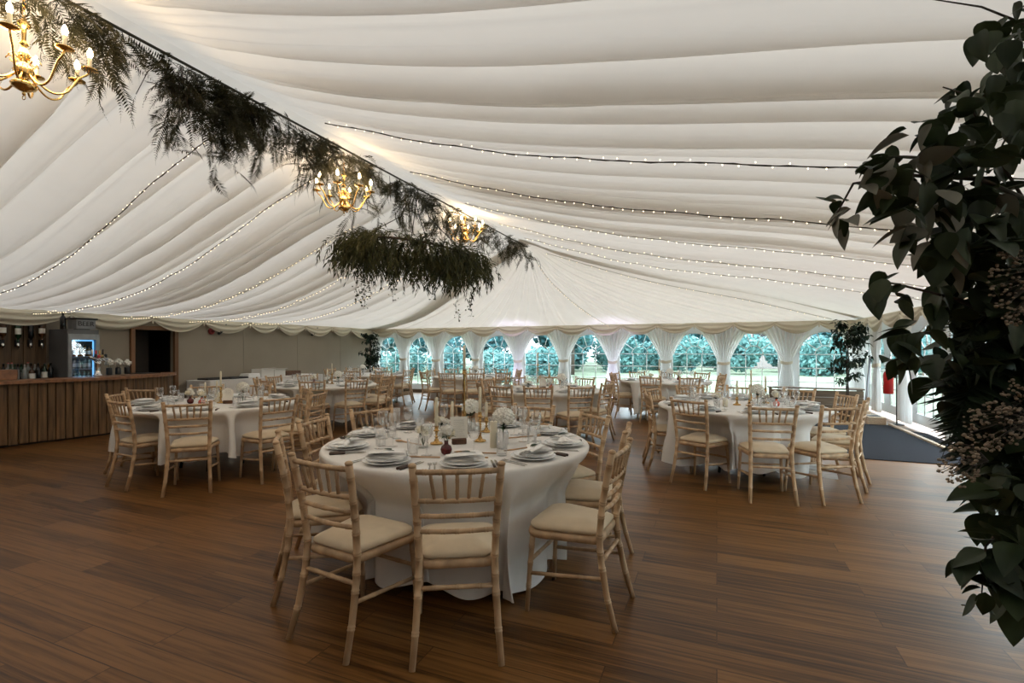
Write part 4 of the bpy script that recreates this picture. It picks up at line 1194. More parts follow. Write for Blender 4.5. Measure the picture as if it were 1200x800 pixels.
# seam strings on the hip
for s, (xe, lab) in enumerate(((-2.6, 'pale light string down the middle of the far ceiling fan'), (PR-.2, 'pale light string along the far ceiling seam to the ficus corner'))):
    P = []; 
    for i in range(41):
        t = .05+.86*i/40; x = RIDGE+(xe-RIDGE)*t; y = HIP+(AE-HIP-.1)*t
        z = (profE(t) if s == 0 else profR(t)*.999)-.10
        P.append(Vector((x, y, z)))
    r = thing('fairy_light_string', lab, 'string lights', P[0]); m = MB(); m.tube([p-P[0] for p in P], .007, 5); m.build('cord', M_cordpale, r)
    for k in range(30):
        o = obj('bulb', BULB, r, P[int((k+.5)/30*40)]-P[0]+Vector((0,0,-.01))); o.scale = (1.,)*3
# ------------------------------------------------------------------ bar counter
BT = .96
def bar_point(px, py, z=0.):
    Z = F*(EYE-z)/(py-HY); return CW((px-CX)/F*Z, Z, 0)
q0, q1, q2 = bar_point(0, 525), bar_point(135, 509), None
ae = along(190, -10.15)
# front line from behind the viewer's left to the rounded end by the doorway
front = [Vector((q0.x-.12, 1.2, 0)), Vector((q0.x, q0.y, 0)), Vector((q1.x, q1.y, 0)), Vector((-9.45, q1.y+.75, 0)), Vector((-9.75, ae-.05, 0)), Vector((-10.15, ae+.18, 0))]
def resample(P, n):
    seg = [0.]
    for i in range(1, len(P)): seg.append(seg[-1]+(P[i]-P[i-1]).length)
    out = []
    for k in range(n+1):
        s = seg[-1]*k/n
        for i in range(1, len(P)):
            if s <= seg[i]+1e-9: out.append(P[i-1].lerp(P[i], (s-seg[i-1])/(seg[i]-seg[i-1]))); break
    return out, seg[-1]
# soften corners
for _ in range(2):
    Q = [front[0]]
    for i in range(len(front)-1): Q += [front[i].lerp(front[i+1], .25), front[i].lerp(front[i+1], .75)]
    Q.append(front[-1]); front = Q
bar = thing('bar_counter', 'long rustic timber bar counter with vertical boards and polished top', 'bar counter', (0,0,0))
pts, L = resample(front, 300)
mb = MB(); nb = int(L/.104); rnd = random.Random(4)
for k in range(nb):
    a = pts[int(k*300/nb)]; c_ = pts[min(300, int((k+1)*300/nb))]
    d = c_-a; w = d.length-.010; an = math.atan2(d.y, d.x); md = (a+c_)/2
    mb.box((0, 0, BT/2-.02), (w, .03, BT-.06), T(md.x-.02, md.y, .02+rnd.uniform(-.004,.004)) @ RZ4(an), .006)
mb.build('front_boards', M_barboard, bar)
def normal_off(i, o):
    a = pts[max(0, i-1)]; c_ = pts[min(300, i+1)]; d = (c_-a).normalized(); return pts[i]+Vector((d.y, -d.x, 0))*o
mb = MB(); o_ = [normal_off(i, .07) for i in range(0, 301, 6)]; inn = [normal_off(i, -.48) for i in range(0, 301, 6)]
vs = []; n = len(o_)
for z in (BT-.045, BT):
    for p, q in zip(o_, inn): vs += [(p.x, p.y, z), (max(q.x, PL+.03) if True else q.x, q.y if q.x > PL else p.y, z)]
fs = []
for i in range(n-1):
    a = 2*i; b_ = a+2*n
    fs += [(a, a+1, a+3, a+2), (b_+2, b_+3, b_+1, b_), (a, a+2, b_+2, b_), (a+3, a+1, b_+1, b_+3)]
fs += [(0, 2*n, 2*n+1, 1), (2*n-2, 2*n-1, 4*n-1, 4*n-2)]
mb.add(vs, fs, None, False); mb.build('bar_top', M_bartop, bar)
mb = MB()
for i in range(0, 294, 6):
    a, c_ = normal_off(i, -.05), normal_off(i+6, -.05); d = c_-a
    mb.box((0,0,BT/2-.03), (d.length+.004, .02, BT-.07), T((a.x+c_.x)/2, (a.y+c_.y)/2, 0) @ RZ4(math.atan2(d.y, d.x)))
mb.build('backing', M_dark, bar)

# back bar: boarded wall with optics
BX = PL+.10
y0, y1 = 2.2, along(57, PL)-.05
bb = thing('back_bar', 'dark boarded back bar with a bottle counter, left of the fridge', 'back bar', (PL, y0, 0))
mb = MB(); n = int((y1-y0)/.15)
for k in range(n):
    y = (y1-y0)*(k+.5)/n; mb.box((.03+.012*(k % 2), y, 1.05), (.04, (y1-y0)/n-.006, 1.70), None, .004)
mb.build('wall_boards', M_barback, bb)
mb = MB(); mb.box((.21, (y1-y0)/2, .86), (.36, y1-y0, .05), None, .004); mb.box((.19, (y1-y0)/2, .42), (.30, y1-y0-.05, .83)); mb.build('counter', M_barback, bb)
# bottle optics on the boards
def bottle_mesh(name, r, h, mat, lab=None, cap=M_black):
    m = MB(); m.lathe([(0,0), (r*.95,0), (r,.006), (r,h*.62), (r*.9,h*.68), (r*.38,h*.78), (r*.34,h*.94), (r*.42,h*.945), (r*.42,h*.97), (0,h*.97)], 12)
    if lab: m.mi = 1; m.lathe([(r*1.02,h*.18), (r*1.02,h*.52)], 12)
    m.mi = 2; m.lathe([(r*.4,h*.955), (r*.4,h), (0,h)], 8)
    return m.mesh(name, [mat, lab or mat, cap])
BM = [bottle_mesh('bottle', .038, .29, M_bottle[0], M_label), bottle_mesh('bottle', .036, .31, M_bottle[2], M_label, M_red), bottle_mesh('bottle', .04, .27, M_bottle[4], M_label, M_gold), bottle_mesh('bottle', .037, .30, M_bottle[3], None, M_black), bottle_mesh('bottle', .042, .25, M_bottle[1], M_label, M_black), bottle_mesh('bottle', .036, .28, M_bottle[2], None, M_steel)]
blab = ['green', 'clear red-capped', 'amber', 'black', 'brown', 'plain clear']
opt = []
for i, px in enumerate((3, 21, 36, 49)):
    a = along(px, PL+.12); z = height(PL+.12, a, 402)
    t = thing('optic_bottle', 'upside-down spirit bottle in a bar optic, %s from the fridge' % ordn[3-i], 'bottle', (PL+.125, a, z), 0, 'spirit optics')
    o = obj('spirit_bottle', BM[[4,0,3,4][i]], t, (0, 0, .30)); o.rotation_euler = (PI, 0, 0)
    m = MB(); m.lathe([(.018,.0), (.024,-.02), (.024,-.07), (.008,-.08), (.007,-.1), (0,-.1)], 12); m.build('measure', M_chrome, t)
    m = MB(); m.box((-.028, 0, .0), (.05, .05, .12)); m.build('bracket', M_steel_dark, t)
rnd = random.Random(8)
k = 0
y = along(10, PL+.3)
BCZ = .887
while y < y1-.05:
    for row, x in enumerate((PL+.16, PL+.27, PL+.36)):
        if rnd.random() < .04: continue
        i = rnd.randrange(6)
        put('spirit_bottle', BM[i], '%s spirit bottle standing in the row of bottles on the back bar counter' % blab[i], 'bottle', (x, y+rnd.uniform(-.008,.008), BCZ), rnd.uniform(0, 6), '%s bottles on the back bar' % blab[i])
    y += .088
# till at the near end of the counter
tl = thing('wooden_box', 'small wooden box with dark side standing on the bar top by the frame edge', 'box', (-9.9, along(4, -9.9), BT+.001))
MB().box((0,0,.075), (.22,.24,.15), None, .005).build('box_body', M_bartop, tl); MB().box((.0,.127,.076), (.24,.012,.15)).build('end_board', M_grey, tl)

# ------------------------------------------------------------------ drinks fridge
fa0, fa1 = along(80, -10.22), along(117, -10.22)
FW = fa1-fa0; FT = height(-10.22, (fa0+fa1)/2, 386)
fr = thing('drinks_fridge', 'tall grey glass-door drinks fridge glowing blue behind the bar', 'fridge', (-10.25, (fa0+fa1)/2, 0))
FD = .55
mb = MB(); th = .05
mb.box((-FD/2, -FW/2+th/2, FT/2+.02), (FD, th, FT-.04)); mb.box((-FD/2, FW/2-th/2, FT/2+.02), (FD, th, FT-.04))
mb.box((-FD/2, 0, FT-.08), (FD, FW-2*th, .16)); mb.box((-FD/2, 0, .20), (FD, FW-2*th, .36)); mb.box((-FD+.02, 0, FT/2), (.04, FW-2*th, FT-.5))
mb.box((-FD/2, 0, .01), (FD*.9, FW*.9, .02))
mb.build('cabinet', M_fridge, fr)
zi0, zi1 = .4, FT-.18; wi = FW-2*th-.01
mb = MB(); mb.box((-FD+.047, 0, (zi0+zi1)/2), (.012, wi, zi1-zi0)); mb.build('liner', M_fridge_in, fr)
zs = np.linspace(zi0, zi1-.30, 5)
for z in list(zs):
    MB().box((-FD/2+.0, 0, z+.006), (FD-.12, wi-.004, .012)).build('shelf', M_fridge_in, fr)
mb = MB(); mb.box((-.05, 0, zi1-.012), (.03, wi-.02, .02)); mb.build('top_lamp', M_fridgeled, fr)
for s in (-1, 1): MB().box((-.045, s*(wi/2-.010), (zi0+zi1)/2), (.02, .014, zi1-zi0-.05)).build('side_lamp', M_fridgeled, fr)
dr = bpy.data.objects.new('door', None); COL.objects.link(dr); dr.parent = fr; dr.location = (.012, 0, 0)
mb = MB(); dw = .055
for s in (-1, 1): mb.box((0, s*(FW/2-dw/2), (zi0+zi1)/2+.0), (.035, dw, zi1-zi0+.2), None, .004)
mb.box((0, 0, zi1+.05), (.035, FW-2*dw, .10), None, .004); mb.box((0, 0, zi0-.05), (.035, FW-2*dw, .10), None, .004)
mb.build('door_frame', pbr('fridge_door_silver', (.30,.31,.32), .35, .3), dr)
MB().box((0, 0, (zi0+zi1)/2), (.008, FW-2*dw, zi1-zi0)).build('door_glass', M_glass, dr)
BF = [bottle_mesh('fridge_bottle', .026, .185, M_bottle[j], M_label, M_gold) for j in (0, 1, 2, 4)]
cn = ['green', 'brown', 'clear', 'amber']
for r, z in enumerate(list(zs)):
    n = 5
    for c_ in range(n):
        for d in (0, 1):
            j = [2, 1, 0, 2, 3][r]
            if d == 1 and c_ % 2: continue
            put('beer_bottle', BF[j], 'chilled %s bottle on the %s shelf from the bottom of the lit fridge' % (cn[j], ordn[r]), 'bottle', (-10.25-.12-.10*d, (fa0+fa1)/2+(c_-(n-1)/2)*(wi-.06)/(n-1)*.96, z+.0125), rnd.uniform(0,6), 'bottles on the %s fridge shelf' % ordn[r])
ld = bpy.data.lights.new('fridge_glow', 'POINT'); ld.energy = .25; ld.color = (.25,.6,1.); ld.shadow_soft_size = .08
lo = bpy.data.objects.new('fridge_glow', ld); COL.objects.link(lo); lo.location = (-10.31, (fa0+fa1)/2, (zi0+zi1)/2)
# sign box and bottle on the fridge
sg = thing('beer_sign', 'small grey metal box lettered BEER on top of the fridge', 'sign', (-10.42, (fa0+fa1)/2+.06, FT+.001))
mb = MB(); mb.ngon_prism([(-.13,-.145), (-.13,.145), (.13,.145), (.13,-.145)], .012, .19); mb.build('box_body', M_grey, sg)
mb = MB(); mb.tube([(.14,-.165,.19), (.14,.165,.19)], .014, 8); mb.tube([(-.14,-.165,.19), (-.14,.165,.19)], .014, 8); mb.tube([(.14,.165,.19), (-.14,.165,.19)], .014, 8); mb.tube([(.14,-.165,.19), (-.14,-.165,.19)], .014, 8); mb.box((0,0,.006), (.1,.2,.012)); mb.build('rim', M_steel_dark, sg)
tc_ = bpy.data.curves.new('lettering', 'FONT'); tc_.body = 'BEER'; tc_.size = .115; tc_.extrude = .003; tc_.align_x = 'CENTER'; tc_.materials.append(M_black)
tq = bpy.data.objects.new('lettering_curve', tc_); COL.objects.link(tq); dg_ = bpy.context.evaluated_depsgraph_get()
lm = bpy.data.meshes.new_from_object(tq.evaluated_get(dg_)); bpy.data.objects.remove(tq); lm.materials.clear(); lm.materials.append(M_black)
to = obj('lettering', lm, sg); to.location = (.1325, 0, .065); to.rotation_euler = (PI/2, 0, PI/2)
put('spirit_bottle', bottle_mesh('bottle', .042, .30, M_bottle[3], None), 'tall black bottle standing on top of the fridge beside the sign', 'bottle', (-10.42, fa0+.02, FT+.002), 0, None)

# beer font
ba = along(114.5, -9.92)
bf = thing('beer_font', 'chrome T-bar beer font with coloured pump handles on the bar', 'beer tap', (-9.92, ba, BT+.001), math.radians(35))
mb = MB(); mb.lathe([(0,0), (.075,0), (.078,.008), (.06,.02), (.042,.04), (.038,.10), (.043,.2), (.06,.255), (.0,.26)], 20); mb.build('column', M_chrome, bf)
mb = MB(); P = [(0, -.20+.4*i/20, .285+.035*(abs(-1+2*i/20))**2) for i in range(21)]; mb.tube(P, [.028+.012*math.sin(PI*i/20) for i in range(21)], 12); mb.build('crossbar', M_chrome, bf)
for k, (y, m_) in enumerate(((-.15, M_label), (-.05, M_red), (.05, M_gold), (.15, M_black))):
    z = .285+.035*(y/.2)**2
    mb = MB(); mb.tube([(.03, y, z-.01), (.075, y, z-.015), (.085, y, z-.05)], [.012,.011,.009], 8); mb.build('spout', M_chrome, bf)
    mb = MB(); mb.tube([(0, y, z+.03), (0, y, z+.07), (0, y, z+.15)], [.009,.013,.015], 8); mb.build('tap_handle', m_, bf)
    mb = MB(); mb.ball((.045, y, z+.045), (.012,.045,.032), 14, 8); mb.build('brand_lens', [M_black, M_red, M_gold, M_black][k], bf)
for k, (px, lab) in enumerate(((128, 'dark vase of white flowers closest to the beer font'), (138.5, 'dark vase of white flowers in the middle of three on the bar'), (149, 'dark vase of white flowers at the rounded end of the bar'))):
    xx = -10.06-.04*k; a = along(px, xx)
    t = thing('flower_vase', lab, 'flowers', (xx, a, BT+.001))
    mb = MB(); mb.lathe([(0,0), (.04,0), (.045,.01), (.042,.12), (.03,.13), (.03,.125), (0,.02)], 16); mb.build('vase_body', M_black, t)
    stems(t, (0,0,.03), [(.02,.02,.2), (-.02,.0,.22), (.0,-.03,.2)])
    for j in range(5): bloom(t, (.035*math.cos(j*1.3), .038*math.sin(j*1.3), .20+.03*(j % 3)-.02*(k == 2)), .036, 70+k*5+j, False, 34)
dm = tag(MB().box((0,0,.006), (.30,.42,.012), None, .004).build('drip_mat', M_black, None, (-10.02, along(168, -10.05), BT+.001)), 'flat black bar mat lying near the rounded bar end', 'bar mat')

# ------------------------------------------------------------------ buffet along the beige wall
b0, b1 = along(232, PL+.5), along(366, PL+.5)
BL = (b1-b0)/2
for k in range(2):
    yc = b0+BL*(k+.5)
    t = thing('trestle_table', 'white-clothed buffet trestle table, %s' % ('the one closer to the doorway' if k == 0 else 'the one under the cardboard boxes'), 'table', (PL+.50, yc, 0))
    MB().box((0,0,.715), (.70,BL-.04,.03)).build('table_top', M_spoon, t)
    for sx in (-1, 1):
        for sy in (-1, 1):
            m = MB(); m.tube([(sx*.28, sy*(BL/2-.2), .70), (sx*.28, sy*(BL/2-.2), 0)], .014, 8); m.build('leg', M_steel_dark, t)
    mb = MB(); nu = 120; nv = 12; hx, hy = .38, BL/2-.005
    def prm(u):
        s = u*4; i = int(s) % 4; f = s-int(s); c4 = [(-hx,-hy), (hx,-hy), (hx,hy), (-hx,hy)]; a, b_ = c4[i], c4[(i+1) % 4]; return (a[0]+(b_[0]-a[0])*f, a[1]+(b_[1]-a[1])*f)
    def fn(u, v):
        x, y = prm(u); z = .737-v*.66; k_ = 1+.03*v*math.sin(u*60)
        return (min(x*k_, .42), y*(1+.002*math.sin(u*40)*v) , z)
    mb.grid(fn, nu, nv, True); mb.add([(-hx,-hy,.737), (hx,-hy,.737), (hx,hy,.737), (-hx,hy,.737)], [(0,1,2,3)], None, False)
    o = mb.build('tablecloth', M_cloth, None, (PL+.50, yc, 0)); tag(o, 'plain white cloth over the buffet table %s' % ('closer to the doorway' if k == 0 else 'under the cardboard boxes'), 'tablecloth')
BZ = .741
BEND = [b0+.02]
def buf(px, l=0):
    y = along(px, PL+.5)
    if l: y = max(y, BEND[0]+l/2+.02); BEND[0] = y+l/2
    return y
def tray(px, lab, w=.34, l=.5, dx=0):
    t = thing('serving_tray', lab, 'tray', (PL+.5+dx, buf(px, l), BZ)); mb = MB(); mb.box((0,0,.006), (w,l,.012)); mb.build('tray_base', M_tray, t)
    mb = MB()
    for s in (-1, 1): mb.box((s*(w/2-.008), 0, .022), (.016,l,.034), None, .003); mb.box((0, s*(l/2-.008), .022), (w-.032,.016,.034), None, .003)
    mb.build('rim', M_tray, t)
tray(250, 'dark serving tray on the buffet cloth, first from the doorway'); tray(268, 'dark serving tray on the buffet cloth, second from the doorway', .34, .45, .05)
for k, (px, h, lab) in enumerate(((289, .10, 'low folded stack of white napkins on the buffet'),)):
    t = thing('folded_linen', lab, 'linen', (PL+.5, buf(px, .38), BZ)); 
    for i in range(4):
        m = MB(); m.box((.005*(i % 2), .004*i, .012+.024*i), (.32-.01*i, .36-.015*i, .022), None, .009); m.build('folded_sheet', M_linen2, t)
for k, (px, w, h) in enumerate(((303, .36, .19), (314, .34, .17))):
    t = thing('cardboard_box', 'white open cardboard box on the buffet, %s' % ('closer to the trays' if k == 0 else 'closer to the long dark crate'), 'box', (PL+.48, buf(px, w), BZ))
    mb = MB(); 
    mb.box((0,0,.005), (.34,w,.01)); mb.box((.168,0,h/2), (.006,w,h)); mb.box((-.168,0,h/2), (.006,w,h)); mb.box((0,w/2-.003,h/2), (.33,.006,h)); mb.box((0,-w/2+.003,h/2), (.33,.006,h)); mb.build('carton', M_box, t)
    mb = MB(); mb.box((.21,0,h+.02), (.09,w-.01,.004), T(0,0,0)); mb.build('flap', M_box, t)
cr_a, cr_b = max(buf(322), BEND[0]), buf(350)
t = thing('long_crate', 'long low dark wooden crate on the buffet table', 'crate', (PL+.48, (cr_a+cr_b)/2, BZ)); L_ = cr_b-cr_a-.1
mb = MB(); mb.box((0,0,.01), (.3,L_,.02)); mb.build('crate_base', M_woodslice, t)
for s in (-1, 1): MB().box((s*.14, 0, .065), (.02,L_,.09), None, .003).build('side_board', M_woodslice, t); MB().box((0, s*(L_/2-.01), .065), (.26,.02,.09), None, .003).build('end_board', M_woodslice, t)
mb = MB()
for k in range(4): mb.box((0, (k-1.5)*L_/4, .10), (.24, L_/4-.03, .015), RX(0), .004)
mb.build('lid_slat', M_woodslice, t)

# ------------------------------------------------------------------ small fixtures on the beige wall
def spotfix(px, py, lab):
    a = along(px, PL+.12); z = height(PL+.12, a, py)
    t = thing('wall_spotlight', lab, 'spotlight', (PL+.02, a, z))
    m = MB(); m.tube([(0,0,.14), (.06,.03,.16), (.20,.09,.20)], .014, 8); m.box((-.005,0,.14), (.03,.09,.09), None, .005); m.build('bracket', M_grey, t)
    m = MB(); m.lathe([(0,-.06), (.03,-.06), (.045,.02), (.045,.06), (0,.05)], 14, T(.07,.02,.02) @ RY(.9)); m.build('lamp_head', M_steel_dark, t)
spotfix(258, 390, 'dark bracket spotlight high on the beige wall next to the red sounder'); spotfix(367, 392, 'dark bracket spotlight high on the beige wall above the buffet end')
a = along(248, PL+.03); t = thing('alarm_sounder', 'round red fire alarm sounder high on the beige wall', 'alarm', (PL+.004, a, height(PL, a, 388)))
m = MB(); m.lathe([(0,0), (.075,0), (.075,.03), (.06,.055), (0,.06)], 20, RY(PI/2)); m.build('sounder', pbr('alarm_red', (.22,.012,.012), .5), t)
m = MB(); m.lathe([(0,.058), (.035,.062), (.03,.075), (0,.078)], 16, RY(PI/2)); m.build('lens_cap', M_redglass, t)
# ------------------------------------------------------------------ entrance: carpet, strip, bench, extinguisher
def FP(px, py): 
    Z = F*EYE/(py-HY); return CW((px-CX)/F*Z, Z, 0)
xs = FP(1090, 519).x
c1 = FP(1098, 543)
mb = MB(); x0_, x1_, y0_, y1_ = xs-1.45, xs-.03, c1.y-.05, 11.15
mb.box(((x0_+x1_)/2, (y0_+y1_)/2, .006), (x1_-x0_, y1_-y0_, .012), None, .004)
tag(mb.build('entrance_carpet', M_carpet), 'slate grey carpet laid on the wood floor by the glazed doors', 'carpet')
mb = MB(); mb.box((xs, (y0_-1.5+11.2)/2, .02), (.06, 11.2-y0_+1.5, .04), None, .006)
tag(mb.build('threshold_strip', M_strip), 'bare timber edging strip running along the grey carpet', 'threshold strip')
mb = MB(); w_ = PR-.06-(xs+.05)
mb.add([(xs+.05, y0_-1.5, .036), (PR-.05, y0_-1.5, .012), (PR-.05, 10.3, .012), (xs+.05, 10.3, .036), (xs+.05, y0_-1.5, .001), (PR-.05, y0_-1.5, .001), (PR-.05, 10.3, .001), (xs+.05, 10.3, .001)], [(0,1,2,3), (7,6,5,4), (0,4,5,1), (1,5,6,2), (2,6,7,3), (3,7,4,0)], None, False)
tag(mb.build('ramp_carpet', M_carpet), 'narrow grey carpet ramp between the timber strip and the glazed doors', 'carpet')
# timber blocks at the foot of the curtains
for k, (y, l) in enumerate(((11.45, .52), (12.55, .7))):
    t = thing('timber_step', 'short raw timber block on the floor %s' % ('under the flaring curtain' if k == 0 else 'between extinguisher and ficus corner'), 'timber block', (xs-.2, y, 0))
    MB().box((0,0,.07), (.28,l,.14), None, .008).build('block', M_strip, t)
    m = MB(); m.box((.0, 0, .143), (.2,l*.5,.006)); m.build('dark_plate', M_black, t)
# plank bench along the window wall
bx0, bx1 = 1.15, 3.0
t = thing('plank_bench', 'low weathered plank bench box along the window wall near the ficus', 'bench', ((bx0+bx1)/2, AE-.72, 0)); L_ = bx1-bx0
mb = MB()
for k in range(3): mb.box((0, -.2, .10+.155*k), (L_, .03, .148), None, .005)
mb.build('front_planks', M_bench, t)
mb = MB()
for k in range(3): mb.box((0, -.155+.142*k, .525), (L_+.04, .137, .03), None, .005)
mb.build('top_planks', M_bench, t)
for s in (-1, 1):
    m = MB(); m.box((s*(L_/2-.03), .0, .255), (.04,.36,.51)); m.build('end_panel', M_bench, t)
# fire extinguisher
a = 11.85; p = PR-.3
a = along(1041, p); z = height(p, a, 460)
st = thing('extinguisher_stand', 'thin black floor stand carrying the red fire extinguisher', 'stand', (p+.13, a, 0))
m = MB(); m.tube([(0,0,.0), (0,0,z+.35)], .012, 8); m.build('stand_post', M_steel_dark, st); m = MB(); m.lathe([(0,0), (.12,0), (.12,.012), (0,.016)], 20); m.build('base_plate', M_steel_dark, st)
t = thing('fire_extinguisher', 'red fire extinguisher hanging between white curtains by the glazed doors', 'fire extinguisher', (p, a, z-.02))
m = MB(); m.lathe([(0,0), (.075,0), (.082,.012), (.082,.36), (.07,.41), (.03,.44), (.025,.47), (0,.47)], 24); m.build('cylinder', M_red, t)
m = MB(); m.box((-.083,0,.2), (.004,.05,.07)); m.build('instruction_label', M_label, t)
m = MB(); m.box((0,0,.485), (.03,.03,.04)); m.tube([(0,0,.50), (-.05,-.05,.53), (-.08,-.08,.525)], .008, 6); m.tube([(0,0,.48), (-.05,-.05,.495), (-.07,-.07,.48)], .007, 6); m.build('valve_lever', M_black, t)
m = MB(); m.tube([(0,.02,.485), (.0,.08,.47), (0,.11,.38), (0,.10,.2), (0,.095,.12)], .011, 8); m.build('hose', M_black, t)
m = MB(); m.box((.099,0,.35), (.03,.03,.10)); m.build('hook', M_steel_dark, t)
# slanting pole in the corner
pa = FP(1000, 468); 
t = thing('tent_pole', 'dark slanting pole leaning by the ficus in the window corner', 'pole', (2.78, 12.08, 0))
m = MB(); m.tube([(0,0,0), (.2,.42,1.25)], .022, 10); m.build('shaft', M_grey, t); m = MB(); m.tube([(0,0,0), (.02,.0168,.05)], .027, 10); m.build('ferrule', M_black, t)

# ------------------------------------------------------------------ ficus trees
def ficus(loc, label, h, seed, z0=.55, R=.34, n=520, pot=True):
    t = thing('potted_ficus', label, 'plant', loc); rnd = random.Random(seed)
    m = MB(); m.lathe([(0,0), (.13,0), (.165,.28), (.18,.29), (.18,.31), (.16,.31), (.15,.27), (0,.26)], 24); m.build('pot', M_pot, t)
    m = MB()
    for s in range(3):
        a = s*2.1; m.tube([(.02*math.cos(a+i*1.1), .02*math.sin(a+i*1.1), .26+(h-.6)*i/8) for i in range(9)], [.014-.0008*i for i in range(9)], 7)
    br = []
    for k in range(38):
        z = z0+(h-z0-.1)*rnd.random(); a = rnd.uniform(0, 6.28); l = R*(.5+.5*math.sin(PI*min(1, (z-z0+.12)/(h-z0))))*rnd.uniform(.6, 1.1)
        e = Vector((l*math.cos(a), l*math.sin(a), z+l*rnd.uniform(.1, .7))); P = [Vector((0,0,z)), Vector((e.x*.5, e.y*.5, z+(e.z-z)*.7)), e]; m.tube(P, [.006,.004,.002], 5); br.append(P)
    m.build('trunk', M_twig, t)
    m = MB()
    for k in range(n):
        P = br[rnd.randrange(len(br))]; s = rnd.uniform(.25, 1.05); q = P[0].lerp(P[1], s*2) if s < .5 else P[1].lerp(P[2], s*2-1)
        v, f = leaf_blade(rnd.uniform(.075, .12), .045, .35, .2, 5, 2)
        m.add(v, f, T(*(q+Vector((rnd.gauss(0,.03), rnd.gauss(0,.03), rnd.gauss(0,.03))))) @ RZ4(rnd.uniform(0, 6.28)) @ RX(rnd.uniform(-1.3, .5)) @ RY(rnd.uniform(-.6,.6)))
    m.build('foliage', M_ficus, t); return t
ficus((2.42, 11.75, 0), 'tall ficus tree in a pot by the bench and carpet corner', 2.02, 3, .75, .40, 1050)
fx = CW((434-CX)/F*15.3, 15.3); ficus((fx.x, fx.y, 0), 'dark ficus tree in the corner where beige wall meets windows', 1.95, 4, .8, .36, 900)

# ------------------------------------------------------------------ floral pillar close to the viewer
def VP(px, py, Z): return CW((px-CX)/F*Z, Z, EYE+(HY-py)/F*Z)
fp = thing('floral_pillar', 'tall dark floral pillar of broad leaves, fern and gypsophila close to the camera', 'flower arrangement', CW(1.55, 1.25))
O = Vector(fp.location); rnd = random.Random(77)
Lc = lambda v: tuple(Vector(v)-O)
m = MB()
m.tube([Lc(CW(1.55,1.25,0.012)), Lc(CW(1.55,1.25,2.5))], .022, 10); m.lathe([(0,0), (.25,0), (.25,.014), (0,.02)], 24)
m.tube([Lc(CW(1.55,1.25,1.8)), Lc(CW(1.38,1.2,2.0))], .01, 8); m.build('stand_pole', M_steel_dark, fp)
BLV = [leaf_blade(1, .78, .18, .22, 10, 6), leaf_blade(1, .66, .35, .3, 10, 6), leaf_blade(1, .85, .05, .1, 10, 6)]
def leaf_at(mb, pos, L, rnd, out=None, kind=None):
    v, f = BLV[rnd.randrange(3) if kind is None else kind]
    az = rnd.uniform(0, 6.28); 
    M = T(*Lc(pos)) @ RZ4(az) @ RX(rnd.uniform(-1.5, .3)) @ RY(rnd.uniform(-.7, .7)) @ Matrix.Scale(L, 4)
    mb.add(v, f, M)
# blobs: picture column, row, half width, half height, distance, spread in distance, count, leaf length
BL_ = [(1090,195,62,58,1.12,.10,46,.085), (1150,150,55,60,1.2,.16,60,.085), (1185,90,26,70,1.25,.15,40,.08), (1120,255,70,55,1.15,.12,70,.095), (1035,205,28,26,1.05,.06,24,.07), (985,255,15,22,1.04,.04,8,.06),
       (1160,300,60,80,1.25,.16,110,.09), (1150,400,75,85,1.3,.18,120,.095), (1045,345,24,28,1.05,.05,9,.075), (1060,400,20,30,1.1,.05,10,.08), (1065,385,14,12,1.08,.03,4,.075), (1190,480,45,110,1.28,.2,110,.10), (1185,590,38,70,1.2,.16,70,.10), (1150,640,18,26,1.12,.06,8,.11), (1190,690,22,34,1.12,.08,16,.10), (1150,700,6,18,1.1,.03,4,.07), (1145,35,16,16,1.1,.04,4,.085), (1188,25,14,22,1.12,.06,6,.07), (1230,400,45,330,1.3,.2,150,.10)]
mb = MB(); mp = MB()
for (px, py, hx, hy, Z, dz, n, L) in BL_:
    for _ in range(int(n*1.35)):
        r = math.sqrt(rnd.random()); a = rnd.uniform(0, 6.28)
        p = VP(px+hx*r*math.cos(a), py+hy*r*math.sin(a), Z+rnd.uniform(-dz, dz))
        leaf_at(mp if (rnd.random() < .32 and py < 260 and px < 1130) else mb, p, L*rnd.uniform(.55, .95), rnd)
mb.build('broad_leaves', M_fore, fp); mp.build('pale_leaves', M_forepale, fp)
# branches reaching out
m = MB()
def branch(P, r): m.tube([Lc(VP(*q)) for q in P], [r*(1-.75*i/(len(P)-1)) for i in range(len(P))], 6)
branch([(1290,90,1.25), (1200,28,1.15), (1150,8,1.1), (1085,-2,1.08)], .004)
branch([(1260,260,1.25), (1150,210,1.15), (1060,205,1.08), (1000,215,1.05), (978,255,1.04)], .006)
branch([(1260,420,1.25), (1120,350,1.15), (1060,335,1.08), (1035,330,1.06)], .005)
branch([(1260,330,1.3), (1160,170,1.2), (1130,110,1.15), (1105,102,1.12)], .005)
branch([(1260,560,1.25), (1190,600,1.2), (1155,640,1.12), (1150,700,1.1)], .005); branch([(1260,620,1.2), (1200,690,1.14), (1190,725,1.1)], .004)
branch([(1275,500,1.3), (1230,300,1.3), (1220,100,1.3), (1210,-60,1.3)], .012); branch([(1285,760,1.3), (1260,620,1.3), (1275,500,1.3)], .012)
m.build('branches', M_twig, fp)
